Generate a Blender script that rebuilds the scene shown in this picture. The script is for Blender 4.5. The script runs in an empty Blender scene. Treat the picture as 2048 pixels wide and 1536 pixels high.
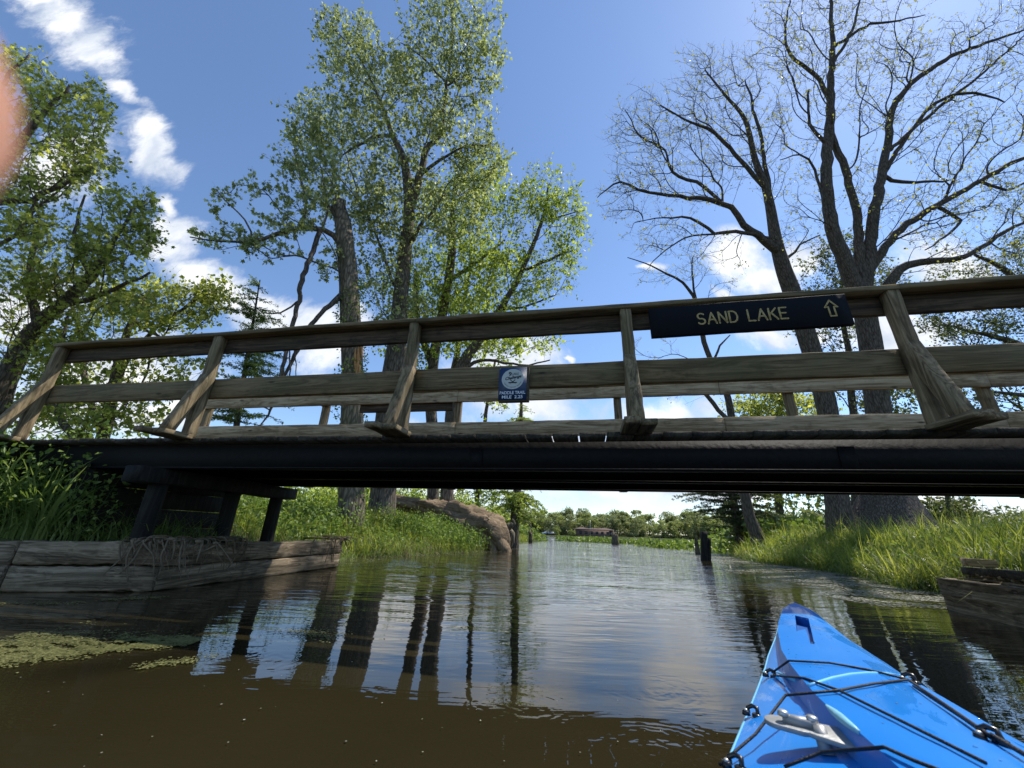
import bpy, bmesh, math, random
import numpy as np
from mathutils import Vector, Matrix
random.seed(7); RNG = np.random.default_rng(7)
S = bpy.context.scene; COL = S.collection
R_ = math.radians
# ---------------------------------------------------------------- camera
F = 769.0; PITCH = R_(21.17); ROLL = R_(2.0); CAMZ = 0.55
cp, sp, cr, sr = math.cos(PITCH), math.sin(PITCH), math.cos(ROLL), math.sin(ROLL)
cam_d = bpy.data.cameras.new('camera'); cam = bpy.data.objects.new('camera', cam_d); COL.objects.link(cam)
cam_d.sensor_width = 36; cam_d.lens = 36 * F / 2048
cam_d.clip_start = 0.002; cam_d.clip_end = 3000
vr = Vector((cr, -sr * sp, sr * cp)); vu = Vector((-sr, -cr * sp, cr * cp)); vf = Vector((0, cp, sp))
cam.matrix_world = Matrix(((vr.x, vu.x, -vf.x, 0), (vr.y, vu.y, -vf.y, 0), (vr.z, vu.z, -vf.z, CAMZ), (0, 0, 0, 1)))
cam_d.dof.use_dof = True; cam_d.dof.focus_distance = 3.2; cam_d.dof.aperture_fstop = 7
S.camera = cam
def ray(x, y):
    u = x - 1024; v = 768 - y
    U = u * cr - v * sr; V = u * sr + v * cr
    return np.array([U, F * cp - V * sp, F * sp + V * cp])
def at(x, y, Y):                                    # the point of that sight line standing Y metres ahead
    r = ray(x, y); t = Y / r[1]
    return np.array([r[0] * t, Y, CAMZ + r[2] * t])
def onz(x, y, z):
    r = ray(x, y); t = (z - CAMZ) / r[2]
    return np.array([r[0] * t, r[1] * t, z])
def depth(p):
    return p[1] * cp + (p[2] - CAMZ) * sp
# ---------------------------------------------------------------- light
SUN_AZ, SUN_EL = R_(64), R_(55)                      # azimuth from +Y towards +X
sun_dir = Vector((math.sin(SUN_AZ) * math.cos(SUN_EL), math.cos(SUN_AZ) * math.cos(SUN_EL), math.sin(SUN_EL)))
sd = bpy.data.lights.new('sun', 'SUN'); sd.energy = 4.6; sd.angle = R_(0.5); sd.color = (1, 0.955, 0.88)
so = bpy.data.objects.new('sun', sd); COL.objects.link(so); so.rotation_euler = sun_dir.to_track_quat('Z', 'Y').to_euler()
S.view_settings.view_transform = 'Standard'; S.view_settings.look = 'None'; S.view_settings.exposure = 0.45; S.view_settings.gamma = 1
W = bpy.data.worlds.new("World"); S.world = W; W.use_nodes = True
wt = W.node_tree; wt.nodes.clear()
def N(t, typ, **k):
    n = t.nodes.new(typ)
    for a, b in k.items():
        if a == 'ins':
            for i, v in b.items(): n.inputs[i].default_value = v
        else: setattr(n, a, b)
    return n
def L(t, a, b): t.links.new(a, b)
def mth(t, op, a, b=None, c=None, clamp=False):
    n = t.nodes.new('ShaderNodeMath'); n.operation = op; n.use_clamp = clamp
    for i, v in enumerate((a, b, c)):
        if v is None: continue
        if isinstance(v, (int, float)): n.inputs[i].default_value = v
        else: t.links.new(v, n.inputs[i])
    return n.outputs[0]
sky = N(wt, 'ShaderNodeTexSky', sky_type='NISHITA', sun_disc=False)
sky.sun_elevation = SUN_EL; sky.sun_rotation = SUN_AZ; sky.air_density = 1.0; sky.dust_density = 0.15; sky.ozone_density = 1.6
tc = N(wt, 'ShaderNodeTexCoord'); sx = N(wt, 'ShaderNodeSeparateXYZ'); L(wt, tc.outputs['Generated'], sx.inputs[0])
yab = mth(wt, 'MAXIMUM', mth(wt, 'ABSOLUTE', sx.outputs[1]), 0.02)
cu = mth(wt, 'DIVIDE', sx.outputs[0], yab); cv = mth(wt, 'DIVIDE', sx.outputs[2], yab)
cx = N(wt, 'ShaderNodeCombineXYZ'); L(wt, cu, cx.inputs[0]); L(wt, cv, cx.inputs[1])
wn = N(wt, 'ShaderNodeTexNoise', ins={'Scale': 2.2, 'Detail': 6.0, 'Roughness': 0.55}); L(wt, cx.outputs[0], wn.inputs['Vector'])
wsub = N(wt, 'ShaderNodeVectorMath', operation='MULTIPLY_ADD'); L(wt, wn.outputs['Color'], wsub.inputs[0])
wsub.inputs[1].default_value = (0.36, 0.36, 0); L(wt, cx.outputs[0], wsub.inputs[2])
woff = N(wt, 'ShaderNodeVectorMath', operation='ADD'); L(wt, wsub.outputs[0], woff.inputs[0]); woff.inputs[1].default_value = (-.18, -.18, 0)
# cloud banks of that sky: (x, y, half length, half width, heading) of each bank by sight line from the water
CLOUDS = [(110, 15, 115, 36, -38), (188, 92, 66, 24, -48), (243, 190, 50, 17, -45), (300, 292, 82, 32, -42), (352, 398, 34, 15, -40), (375, 450, 55, 34, -30),
          (360, 500, 60, 35, 0), (440, 590, 100, 38, -25), (530, 640, 80, 34, -15), (610, 660, 60, 28, 0), (660, 690, 70, 50, 0), (675, 645, 22, 20, 0),
          (120, 330, 90, 60, 40), (60, 600, 130, 60, 0), (200, 760, 220, 70, 0), (330, 830, 120, 40, 0),
          (1060, 730, 75, 60, 0), (1085, 810, 60, 40, 0), (980, 760, 80, 60, 0), (1150, 735, 14, 8, 0), (1245, 748, 16, 6, 0),
          (1470, 500, 75, 48, 10), (1530, 545, 85, 40, 0), (1600, 500, 60, 30, 0), (1430, 585, 32, 14, 0), (1280, 530, 28, 9, 0), (1535, 672, 60, 26, 0), (1620, 655, 50, 22, 0),
          (1340, 830, 130, 26, 0), (1430, 775, 55, 12, 0), (1210, 925, 400, 95, 0), (1560, 925, 250, 45, 0), (760, 940, 260, 50, 0), (1900, 560, 120, 60, 0), (1800, 680, 120, 50, 0), (1180, 985, 160, 22, -8), (1500, 975, 260, 26, 0), (1900, 985, 200, 34, 0), (900, 900, 260, 40, 0), (200, 930, 300, 50, 0)]  # wide bank behind the deck is unseen, added to whiten the water's reflection
field = None
for (x, y, a, b, h) in CLOUDS:
    c0 = ray(x, y); c0 = (c0[0] / c0[1], c0[2] / c0[1])
    ex, ey = math.cos(R_(h)), -math.sin(R_(h))
    q = ray(x + a * ex, y + a * ey); q = (q[0] / q[1] - c0[0], q[2] / q[1] - c0[1])
    q2 = ray(x + b * ey, y - b * ex); q2 = (q2[0] / q2[1] - c0[0], q2[2] / q2[1] - c0[1])
    mp = N(wt, 'ShaderNodeMapping', vector_type='TEXTURE'); L(wt, woff.outputs[0], mp.inputs[0])
    mp.inputs['Location'].default_value = (c0[0], c0[1], 0); mp.inputs['Rotation'].default_value = (0, 0, math.atan2(q[1], q[0]))
    mp.inputs['Scale'].default_value = (math.hypot(*q) * 1.25, math.hypot(*q2) * 1.25, 1)
    ln = N(wt, 'ShaderNodeVectorMath', operation='LENGTH'); L(wt, mp.outputs[0], ln.inputs[0])
    e = mth(wt, 'SUBTRACT', 1.0, ln.outputs['Value'])
    field = e if field is None else mth(wt, 'MAXIMUM', field, e)
n2 = N(wt, 'ShaderNodeTexNoise', ins={'Scale': 8.5, 'Detail': 10.0, 'Roughness': 0.66, 'Distortion': .35}); L(wt, cx.outputs[0], n2.inputs['Vector'])
fld = mth(wt, 'ADD', mth(wt, 'MAXIMUM', field, -1.2), mth(wt, 'MULTIPLY', mth(wt, 'SUBTRACT', n2.outputs[0], 0.5), 1.5))
# behind the viewer: plain scattered clouds
n3 = N(wt, 'ShaderNodeTexNoise', ins={'Scale': 1.3, 'Detail': 8.0, 'Roughness': 0.6}); L(wt, cx.outputs[0], n3.inputs['Vector'])
back = mth(wt, 'SUBTRACT', mth(wt, 'MULTIPLY', n3.outputs[0], 4.0), 2.2)
isb = mth(wt, 'LESS_THAN', sx.outputs[1], 0.0)
mixf = N(wt, 'ShaderNodeMix', data_type='FLOAT'); L(wt, isb, mixf.inputs[0]); L(wt, fld, mixf.inputs[2]); L(wt, back, mixf.inputs[3])
cr_ = N(wt, 'ShaderNodeMapRange', interpolation_type='SMOOTHSTEP'); L(wt, mixf.outputs[0], cr_.inputs[0])
cr_.inputs[1].default_value = -0.12; cr_.inputs[2].default_value = 0.78
up = N(wt, 'ShaderNodeMapRange'); L(wt, sx.outputs[2], up.inputs[0]); up.inputs[1].default_value = -0.01; up.inputs[2].default_value = 0.03
cmask = mth(wt, 'MULTIPLY', cr_.outputs[0], up.outputs[0])
shade = N(wt, 'ShaderNodeValToRGB'); n4 = N(wt, 'ShaderNodeTexNoise', ins={'Scale': 5.0, 'Detail': 5.0}); L(wt, woff.outputs[0], n4.inputs['Vector']); L(wt, n4.outputs[0], shade.inputs[0])
shade.color_ramp.elements[0].position = .36; shade.color_ramp.elements[0].color = (.5, .56, .66, 1)
shade.color_ramp.elements[1].position = .58; shade.color_ramp.elements[1].color = (.86, .87, .88, 1)
skg = N(wt, 'ShaderNodeMix', data_type='RGBA', blend_type='MULTIPLY'); skg.inputs[0].default_value = 1
L(wt, sky.outputs[0], skg.inputs[6]); skg.inputs[7].default_value = (0.124, 0.135, 0.148, 1)
cmx = N(wt, 'ShaderNodeMix', data_type='RGBA'); L(wt, cmask, cmx.inputs[0]); L(wt, skg.outputs[2], cmx.inputs[6]); L(wt, shade.outputs[0], cmx.inputs[7])
bg = N(wt, 'ShaderNodeBackground'); L(wt, cmx.outputs[2], bg.inputs[0]); bg.inputs[1].default_value = 1.0
wo = N(wt, 'ShaderNodeOutputWorld'); L(wt, bg.outputs[0], wo.inputs[0])
# ---------------------------------------------------------------- helpers
def tag(o, label=None, cat=None, group=None, kind=None):
    if label: o['label'] = label
    if cat: o['category'] = cat
    if group: o['group'] = group
    if kind: o['kind'] = kind
    return o
def link(name, me, mat=None, parent=None):
    o = bpy.data.objects.new(name, me); COL.objects.link(o)
    if mat is not None and me is not None: me.materials.clear(); me.materials.append(mat)
    if parent is not None: o.parent = parent
    return o
def empty(name, loc=(0, 0, 0), rz=0):
    o = bpy.data.objects.new(name, None); COL.objects.link(o); o.location = loc; o.rotation_euler = (0, 0, rz); o.empty_display_size = .1
    return o
def mesh_np(name, V, faces_list, smooth=False):
    """V (n,3); faces_list: list of (m,k) int arrays"""
    me = bpy.data.meshes.new(name); V = np.asarray(V, np.float32)
    loops = np.concatenate([f.ravel() for f in faces_list]).astype(np.int32)
    sizes = np.concatenate([np.full(len(f), f.shape[1]) for f in faces_list]).astype(np.int32)
    starts = np.concatenate([[0], np.cumsum(sizes)[:-1]]).astype(np.int32)
    me.vertices.add(len(V)); me.vertices.foreach_set('co', V.ravel())
    me.loops.add(len(loops)); me.loops.foreach_set('vertex_index', loops)
    me.polygons.add(len(sizes)); me.polygons.foreach_set('loop_start', starts); me.polygons.foreach_set('loop_total', sizes)
    if smooth: me.polygons.foreach_set('use_smooth', np.ones(len(sizes), bool))
    me.update(calc_edges=True); me.validate()
    return me
def norm(v): return v / np.maximum(np.linalg.norm(v, axis=-1, keepdims=True), 1e-9)
def tubes(p0, p1, r0, r1, k):
    """separate tapered tubes, vectorised"""
    p0 = np.asarray(p0, float); p1 = np.asarray(p1, float); n = len(p0)
    d = norm(p1 - p0); ref = np.where(np.abs(d[:, 2:3]) > .9, [[1., 0, 0]], [[0., 0, 1]])
    a = norm(np.cross(d, ref)); b = np.cross(d, a)
    th = np.arange(k) * 2 * np.pi / k
    ring = a[:, None] * np.cos(th)[None, :, None] + b[:, None] * np.sin(th)[None, :, None]
    V = np.concatenate([p0[:, None] + ring * np.asarray(r0)[:, None, None], p1[:, None] + ring * np.asarray(r1)[:, None, None]], 1).reshape(-1, 3)
    i = np.arange(k); j = (i + 1) % k
    q = np.stack([i, j, j + k, i + k], 1)
    Fq = (q[None] + (np.arange(n) * 2 * k)[:, None, None]).reshape(-1, 4)
    return V, Fq
def path_tube(P, Rr, k=10, lump=0., seed=0, cap=True):
    """one continuous tube along P with radii Rr; lump = radial roughness"""
    P = np.asarray(P, float); n = len(P); rg = np.random.default_rng(seed)
    T = norm(np.gradient(P, axis=0)); a = np.cross(T[0], [0.13, 1, 0.2]); a = a / np.linalg.norm(a); V = []
    ph = rg.uniform(0, 6.28, 6)
    for i in range(n):
        a = a - T[i] * a.dot(T[i]); a = a / np.linalg.norm(a); b = np.cross(T[i], a)
        for j in range(k):
            th = j * 2 * math.pi / k
            rr = Rr[i] * (1 + lump * (math.sin(3 * th + ph[0] + i * .21) * .5 + math.sin(5 * th + ph[1] - i * .33) * .35 + math.sin(2 * th + ph[2] + i * .5) * .3 + rg.normal() * .22))
            V.append(P[i] + rr * (a * math.cos(th) + b * math.sin(th)))
    Q = [[i * k + j, i * k + (j + 1) % k, (i + 1) * k + (j + 1) % k, (i + 1) * k + j] for i in range(n - 1) for j in range(k)]
    T3 = []
    if cap:
        V += [P[0], P[-1]]
        T3 = [[n * k, (j + 1) % k, j] for j in range(k)] + [[n * k + 1, (n - 1) * k + j, (n - 1) * k + (j + 1) % k] for j in range(k)]
    return np.array(V), np.array(Q), np.array(T3).reshape(-1, 3).astype(int)
class MB:
    def __init__(s): s.V = []; s.F = {}; s.n = 0
    def add(s, V, *Fs):
        for f in Fs:
            if len(f): s.F.setdefault(np.asarray(f).shape[1], []).append(np.asarray(f) + s.n)
        s.V.append(np.asarray(V, float)); s.n += len(V)
    def box(s, x0, x1, y0, y1, z0, z1, bev=0.0):
        V = np.array([(x, y, z) for x in (x0, x1) for y in (y0, y1) for z in (z0, z1)])
        s.add(V, [[0, 1, 3, 2], [4, 6, 7, 5], [0, 4, 5, 1], [2, 3, 7, 6], [0, 2, 6, 4], [1, 5, 7, 3]])
    def tube(s, P, Rr, k=8, lump=0., seed=0):
        P = np.asarray(P, float)
        if not hasattr(Rr, '__len__'): Rr = [Rr] * len(P)
        V, Q, T = path_tube(P, Rr, k, lump, seed); s.add(V, Q, T)
    def mesh(s, name='m', smooth=False):
        return mesh_np(name, np.concatenate(s.V), [np.concatenate(f) for f in s.F.values()], smooth)
    def build(s, name, mat, parent=None, smooth=False):
        return link(name, s.mesh(name, smooth), mat, parent)
def bevel(o, w=.004, seg=2):
    m = o.modifiers.new('bevel', 'BEVEL'); m.width = w; m.segments = seg; m.limit_method = 'ANGLE'; return o
def wobble_box(L0, L1, y0, y1, z0, z1, axis=0, n=14, amp=.002, seed=0):
    """long timber with slightly uneven, worn edges: length runs along axis"""
    rg = np.random.default_rng(seed); ts = np.linspace(L0, L1, n + 1); ch = min(abs(y1 - y0), abs(z1 - z0)) * .09
    cs = [(y0 + ch, z0), (y1 - ch, z0), (y1, z0 + ch), (y1, z1 - ch), (y1 - ch, z1), (y0 + ch, z1), (y0, z1 - ch), (y0, z0 + ch)]
    V = []; off = np.cumsum(rg.normal(0, amp * .5, (n + 1, 2)), 0); off -= np.linspace(0, 1, n + 1)[:, None] * off[-1]
    for i, t in enumerate(ts):
        for (a, b) in cs:
            V.append((t, a + off[i, 0] + rg.normal(0, amp * .35), b + off[i, 1] + rg.normal(0, amp * .35)))
    V = np.array(V)
    if axis == 1: V = V[:, [1, 0, 2]]
    if axis == 2: V = V[:, [1, 2, 0]]
    Q = [[i * 8 + j, i * 8 + (j + 1) % 8, (i + 1) * 8 + (j + 1) % 8, (i + 1) * 8 + j] for i in range(n) for j in range(8)]
    O = [[7, 6, 5, 4, 3, 2, 1, 0], [n * 8 + j for j in range(8)]]
    if axis == 1: Q = [q[::-1] for q in Q]; O = [q[::-1] for q in O]
    return V, np.array(Q), np.array(O)
def timber(name, mat, parent, *a, **k):
    m = MB(); m.add(*wobble_box(*a, **k)); return m.build(name, mat, parent)
# ---------------------------------------------------------------- materials
def newmat(name):
    m = bpy.data.materials.new(name); m.use_nodes = True; t = m.node_tree; t.nodes.clear()
    o = N(t, 'ShaderNodeOutputMaterial'); return m, t, o
def ramp(t, fac, cols):
    r = N(t, 'ShaderNodeValToRGB'); L(t, fac, r.inputs[0]); e = r.color_ramp.elements
    while len(e) < len(cols): e.new(.5)
    for i, (p, c) in enumerate(cols): e[i].position = p; e[i].color = (*c, 1)
    return r.outputs[0]
def bump(t, h, strength, dist=.01, normal=None):
    b = N(t, 'ShaderNodeBump'); b.inputs['Strength'].default_value = strength; b.inputs['Distance'].default_value = dist; L(t, h, b.inputs['Height'])
    if normal is not None: L(t, normal, b.inputs['Normal'])
    return b.outputs[0]
def noise(t, vec, scale, detail=4, rough=.55, dist=0.):
    n = N(t, 'ShaderNodeTexNoise', ins={'Scale': scale, 'Detail': detail, 'Roughness': rough, 'Distortion': dist}); L(t, vec, n.inputs['Vector']); return n.outputs[0]
def scaled(t, vec, s, loc=None):
    m = N(t, 'ShaderNodeMapping'); m.inputs['Scale'].default_value = s; L(t, vec, m.inputs[0])
    if loc is not None: L(t, loc, m.inputs['Location'])
    return m.outputs[0]
def mixc(t, f, a, b, mode='MIX'):
    n = N(t, 'ShaderNodeMix', data_type='RGBA', blend_type=mode)
    for i, v in ((0, f), (6, a), (7, b)):
        if isinstance(v, (int, float)): n.inputs[i].default_value = v
        elif isinstance(v, tuple): n.inputs[i].default_value = (*v, 1)
        else: L(t, v, n.inputs[i])
    return n.outputs[2]
def principled(t, o, col, rough=.6, normal=None, spec=.4, **k):
    p = N(t, 'ShaderNodeBsdfPrincipled')
    for nm, v in (('Base Color', col), ('Roughness', rough), ('Specular IOR Level', spec)):
        if isinstance(v, tuple): p.inputs[nm].default_value = (*v, 1)
        elif isinstance(v, (int, float)): p.inputs[nm].default_value = v
        else: L(t, v, p.inputs[nm])
    for nm, v in k.items(): p.inputs[nm.replace('_', ' ')].default_value = v
    if normal is not None: L(t, normal, p.inputs['Normal'])
    L(t, p.outputs[0], o.inputs[0]); return p
def wood(name, axis, dark=(.06, .042, .022), mid=(.19, .138, .075), light=(.34, .255, .15), green=.35, grain=1.0, knots=True):
    m, t, o = newmat(name); tcn = N(t, 'ShaderNodeTexCoord'); oi = N(t, 'ShaderNodeObjectInfo')
    loc = N(t, 'ShaderNodeVectorMath', operation='SCALE'); L(t, oi.outputs['Location'], loc.inputs[0]); loc.inputs[3].default_value = 3.7
    s = [60., 60., 60.]; s[axis] = 1.7
    v = scaled(t, tcn.outputs['Object'], tuple(s), loc.outputs[0])
    wv = noise(t, v, .55 * grain, 6, .62, .9)
    s2 = [9., 9., 9.]; s2[axis] = .7
    v2 = scaled(t, tcn.outputs['Object'], tuple(s2), loc.outputs[0])
    big = noise(t, v2, 1.0, 4, .6, 1.8)
    rings = mth(t, 'PINGPONG', mth(t, 'MULTIPLY', big, 9.0), 1.0)
    fac = mth(t, 'ADD', mth(t, 'MULTIPLY', wv, .7), mth(t, 'MULTIPLY', rings, .3))
    c = ramp(t, fac, [(.26, dark), (.5, mid), (.76, light)])
    gn = noise(t, scaled(t, tcn.outputs['Object'], (1, 1, 1), loc.outputs[0]), 2.3, 5, .6)
    gf = N(t, 'ShaderNodeMapRange'); L(t, gn, gf.inputs[0]); gf.inputs[1].default_value = .42; gf.inputs[2].default_value = .68; gf.inputs[4].default_value = green
    c = mixc(t, gf.outputs[0], c, (.075, .085, .038))
    st = noise(t, scaled(t, tcn.outputs['Object'], (2.2, 2.2, 2.2), loc.outputs[0]), 3.1, 5, .65)
    sf = N(t, 'ShaderNodeMapRange'); L(t, st, sf.inputs[0]); sf.inputs[1].default_value = .55; sf.inputs[2].default_value = .75; sf.inputs[4].default_value = .65
    c = mixc(t, sf.outputs[0], c, tuple(x * .7 for x in dark))
    if knots:
        s3 = [7., 7., 7.]; s3[axis] = 2.2
        vo = N(t, 'ShaderNodeTexVoronoi', ins={'Scale': 1.0}); L(t, scaled(t, tcn.outputs['Object'], tuple(s3), loc.outputs[0]), vo.inputs['Vector'])
        kf = N(t, 'ShaderNodeMapRange'); L(t, vo.outputs['Distance'], kf.inputs[0]); kf.inputs[1].default_value = .1; kf.inputs[2].default_value = .04; kf.inputs[4].default_value = .8
        c = mixc(t, kf.outputs[0], c, (.03, .02, .013))
    principled(t, o, c, .82, bump(t, fac, .55, .006), .25); return m
M = {}
for ax, n_ in ((0, 'x'), (1, 'y'), (2, 'z')): M['wood_' + n_] = wood('weathered_wood_' + n_, ax)
M['wood_lit'] = wood('pale_lit_wood', 0, (.15, .1, .05), (.4, .29, .16), (.58, .44, .27), .1)  # light on the far rails put into a paler tan; the offcut shares it
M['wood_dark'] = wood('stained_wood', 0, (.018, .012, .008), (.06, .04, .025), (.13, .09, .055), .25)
M['wood_moss'] = wood('mossy_wood', 0, (.07, .052, .026), (.155, .113, .056), (.24, .18, .095), .35)
M['wood_umber'] = wood('dark_umber_wood', 1, (.012, .01, .008), (.035, .028, .02), (.08, .065, .045), .2)  # very dark brown timber for deck planks and the right top board
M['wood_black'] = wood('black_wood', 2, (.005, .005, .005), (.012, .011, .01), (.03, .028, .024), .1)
M['wood_wall'] = wood('bulkhead_timber', 0, (.035, .026, .016), (.18, .135, .085), (.38, .3, .2), .2, 1.2)
def simple(name, col, rough=.5, spec=.5, bs=0, bscale=30, var=.25, **k):
    m, t, o = newmat(name); tcn = N(t, 'ShaderNodeTexCoord')
    n = noise(t, tcn.outputs['Object'], bscale, 5); c = mixc(t, n, tuple(x * (1 - var) for x in col), tuple(min(1, x * (1 + var)) for x in col))
    principled(t, o, c, rough, bump(t, n, bs, .004) if bs else None, spec, **k); return m
M['steel'] = simple('black_painted_steel', (.0075, .0075, .0078), .65, .15, 1.0, 26, .6)
M['navy'] = simple('sign_board_paint', (.005, .0058, .008), .75, .12, .15, 60, .3)
M['routed'] = simple('routed_letter_paint', (.36, .27, .1), .6, .3, .3, 90, .3)
M['blue_sign'] = simple('blue_sign_face', (.008, .035, .1), .45, .5, 0, 9, .15)
M['cream'] = simple('cream_sign_disc', (.42, .46, .42), .4, .5, 0, 9, .05)
M['white_txt'] = simple('white_lettering', (.62, .66, .7), .4, .5)
M['black_txt'] = simple('black_lettering', (.01, .01, .012), .5, .4)
M['galv'] = simple('galvanised_screw', (.5, .5, .48), .4, .5, 0, 50, .1, Metallic=.8)
M['earth'] = simple('bank_earth', (.05, .036, .022), .95, .1, 1, 14, .5)
M['brick'] = simple('far_brick', (.17, .12, .1), .9, .2, 0, 3, .2)
M['roof'] = simple('far_roof', (.12, .085, .075), .8, .2)
M['pane'] = simple('dark_window', (.03, .035, .04), .15, .5)
M['car_white'] = simple('car_paint_white', (.75, .76, .78), .3, .5, 0, 3, .02)
M['car_grey'] = simple('car_paint_grey', (.2, .22, .25), .3, .5, 0, 3, .02)
M['tyre'] = simple('tyre_rubber', (.015, .015, .015), .8, .3)
M['straw'] = simple('dry_straw', (.24, .18, .1), .85, .2, 0, 20, .4)
M['root'] = simple('dead_root', (.17, .13, .085), .9, .2, .6, 30, .5)
def bark(name, a, b, scale=1.0, moss=0.0, strength=.9, sv=(9, 9, 1.7), vor=.3):
    m, t, o = newmat(name); tcn = N(t, 'ShaderNodeTexCoord')
    v = scaled(t, tcn.outputs['Object'], tuple(x * scale for x in sv))
    n = noise(t, v, 1.5, 7, .65, .8); n2_ = noise(t, tcn.outputs['Object'], 1.1, 4)
    vo = N(t, 'ShaderNodeTexVoronoi', feature='DISTANCE_TO_EDGE', ins={'Scale': 1.7}); L(t, v, vo.inputs['Vector'])
    cr2 = N(t, 'ShaderNodeMapRange'); L(t, vo.outputs['Distance'], cr2.inputs[0]); cr2.inputs[2].default_value = .22
    h = mth(t, 'ADD', mth(t, 'MULTIPLY', n, 1 - vor), mth(t, 'MULTIPLY', cr2.outputs[0], vor))
    c = ramp(t, h, [(.3, tuple(x * .35 for x in a)), (.52, a), (.8, b)])
    c = mixc(t, mth(t, 'MULTIPLY', n2_, .35), c, tuple(x * .5 for x in a))
    if moss:
        gf = N(t, 'ShaderNodeMapRange'); L(t, noise(t, tcn.outputs['Object'], 2.2, 5, .7), gf.inputs[0]); gf.inputs[1].default_value = .45; gf.inputs[2].default_value = .62; gf.inputs[4].default_value = moss
        c = mixc(t, gf.outputs[0], c, (.07, .085, .025))
    principled(t, o, c, .9, bump(t, h, strength, .03), .2); return m
M['bark'] = bark('maple_bark', (.13, .105, .08), (.24, .205, .165))
M['bark_dark'] = bark('walnut_bark', (.1, .08, .065), (.18, .15, .125), 1.2, .15)
M['bark_snag'] = bark('peeling_dead_bark', (.15, .12, .085), (.34, .27, .19), .8, .3)
M['bark_log'] = bark('bare_driftwood', (.22, .155, .095), (.44, .34, .23), .7, .1, .9, (14, 14, .8), .02)
M['heart'] = simple('orange_heartwood', (.38, .2, .08), .9, .2, .8, 12, .5)
def leafmat(name, c1, c2, c3, trans=.45, rough=.45, cl=1.0, light=1.0):
    m, t, o = newmat(name); g = N(t, 'ShaderNodeNewGeometry'); tcn = N(t, 'ShaderNodeTexCoord')
    cn = noise(t, tcn.outputs['Object'], cl, 3)
    f = mth(t, 'ADD', mth(t, 'MULTIPLY', g.outputs['Random Per Island'], .55), mth(t, 'MULTIPLY', cn, .6))
    c = ramp(t, f, [(.25, c1), (.55, c2), (.85, c3)])
    d = N(t, 'ShaderNodeBsdfPrincipled'); L(t, c, d.inputs['Base Color']); d.inputs['Roughness'].default_value = rough; d.inputs['Specular IOR Level'].default_value = .22
    tr = N(t, 'ShaderNodeBsdfTranslucent'); c2_ = mixc(t, 1.0, c, (1.75 * light, 1.75 * light, .95), 'MULTIPLY'); L(t, c2_, tr.inputs[0])
    ms = N(t, 'ShaderNodeMixShader'); ms.inputs[0].default_value = trans; L(t, d.outputs[0], ms.inputs[1]); L(t, tr.outputs[0], ms.inputs[2]); L(t, ms.outputs[0], o.inputs[0])
    return m
M['leaf_maple'] = leafmat('silver_maple_leaf', (.1, .13, .055), (.2, .23, .115), (.36, .39, .25), .55)
M['leaf_left'] = leafmat('dark_maple_leaf', (.1, .13, .035), (.22, .25, .065), (.4, .41, .13), .62)
M['leaf_yellow'] = leafmat('light_maple_leaf', (.12, .17, .035), (.22, .28, .06), (.36, .41, .12), .55)
M['leaf_bud'] = leafmat('opening_bud_leaf', (.17, .18, .05), (.27, .27, .09), (.38, .36, .14))
M['leaf_needle'] = leafmat('soft_needle', (.08, .12, .035), (.14, .19, .06), (.24, .29, .1), .45)
M['leaf_dim'] = leafmat('grey_green_leaf', (.04, .06, .025), (.08, .1, .045), (.15, .16, .085))
M['leaf_far'] = leafmat('hazy_far_leaf', (.13, .15, .08), (.21, .235, .125), (.3, .32, .18), .35, .7, .12)  # distance haze put into the colour: paler, greyer green
M['leaf_far2'] = leafmat('hazy_far_light_leaf', (.15, .18, .07), (.25, .285, .115), (.35, .38, .17), .35, .7, .12)  # same haze in the colour of the lighter far crowns
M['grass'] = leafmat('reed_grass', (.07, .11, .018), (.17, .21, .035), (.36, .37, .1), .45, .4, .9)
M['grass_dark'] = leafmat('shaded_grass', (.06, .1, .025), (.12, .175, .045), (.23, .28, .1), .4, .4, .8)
M['weed'] = leafmat('weed_leaf', (.055, .1, .022), (.12, .18, .042), (.23, .3, .08), .4, .4, 1.2)
M['lily'] = leafmat('spatterdock_leaf', (.07, .12, .02), (.13, .19, .04), (.22, .28, .08), .35, .35, .7)
M['duck'] = leafmat('floating_duckweed', (.075, .08, .028), (.14, .14, .045), (.27, .26, .1), .1, .6, 2.0)
M['scum'] = leafmat('pale_pollen_film', (.12, .12, .09), (.24, .235, .18), (.42, .41, .33), .1, .6, 2.0)
M['petal'] = leafmat('yellow_petal', (.55, .38, .02), (.65, .48, .03), (.7, .55, .06), .3)
# ---------------------------------------------------------------- terrain
PL = np.array([(-400, -8), (-60, 1.5), (-7, 2.65), (-3.85, 3.37), (-2.93, 3.64), (-2.5, 6.2), (-2.75, 6.8), (-3.0, 7.6), (-3.0, 8.6), (-2.35, 9.3), (-1.75, 10.5), (-1.0, 11.9), (-.55, 13.6), (-.1, 15.5), (.35, 19), (.75, 24), (1.6, 30), (2.7, 38), (2.2, 44), (-3, 55), (-40, 75), (-400, 90)])
PR = np.array([(400, -10), (60, -6), (9, -.5), (4.6, 1.2), (3.98, 2.8), (4.45, 4.15), (5.2, 4.7), (5.75, 5.3), (5.5, 5.9), (6.2, 7.2), (6.75, 8.6), (7.1, 10.2), (7.0, 11.7), (7.6, 13.5), (9.2, 17), (11.5, 21.5), (13.6, 27), (19, 33), (40, 42), (110, 62), (400, 80)])
PF = np.array([(-900, 150), (-60, 172), (10, 165), (60, 150), (110, 120), (900, 95), (900, 2500), (-900, 2500)])
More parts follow.
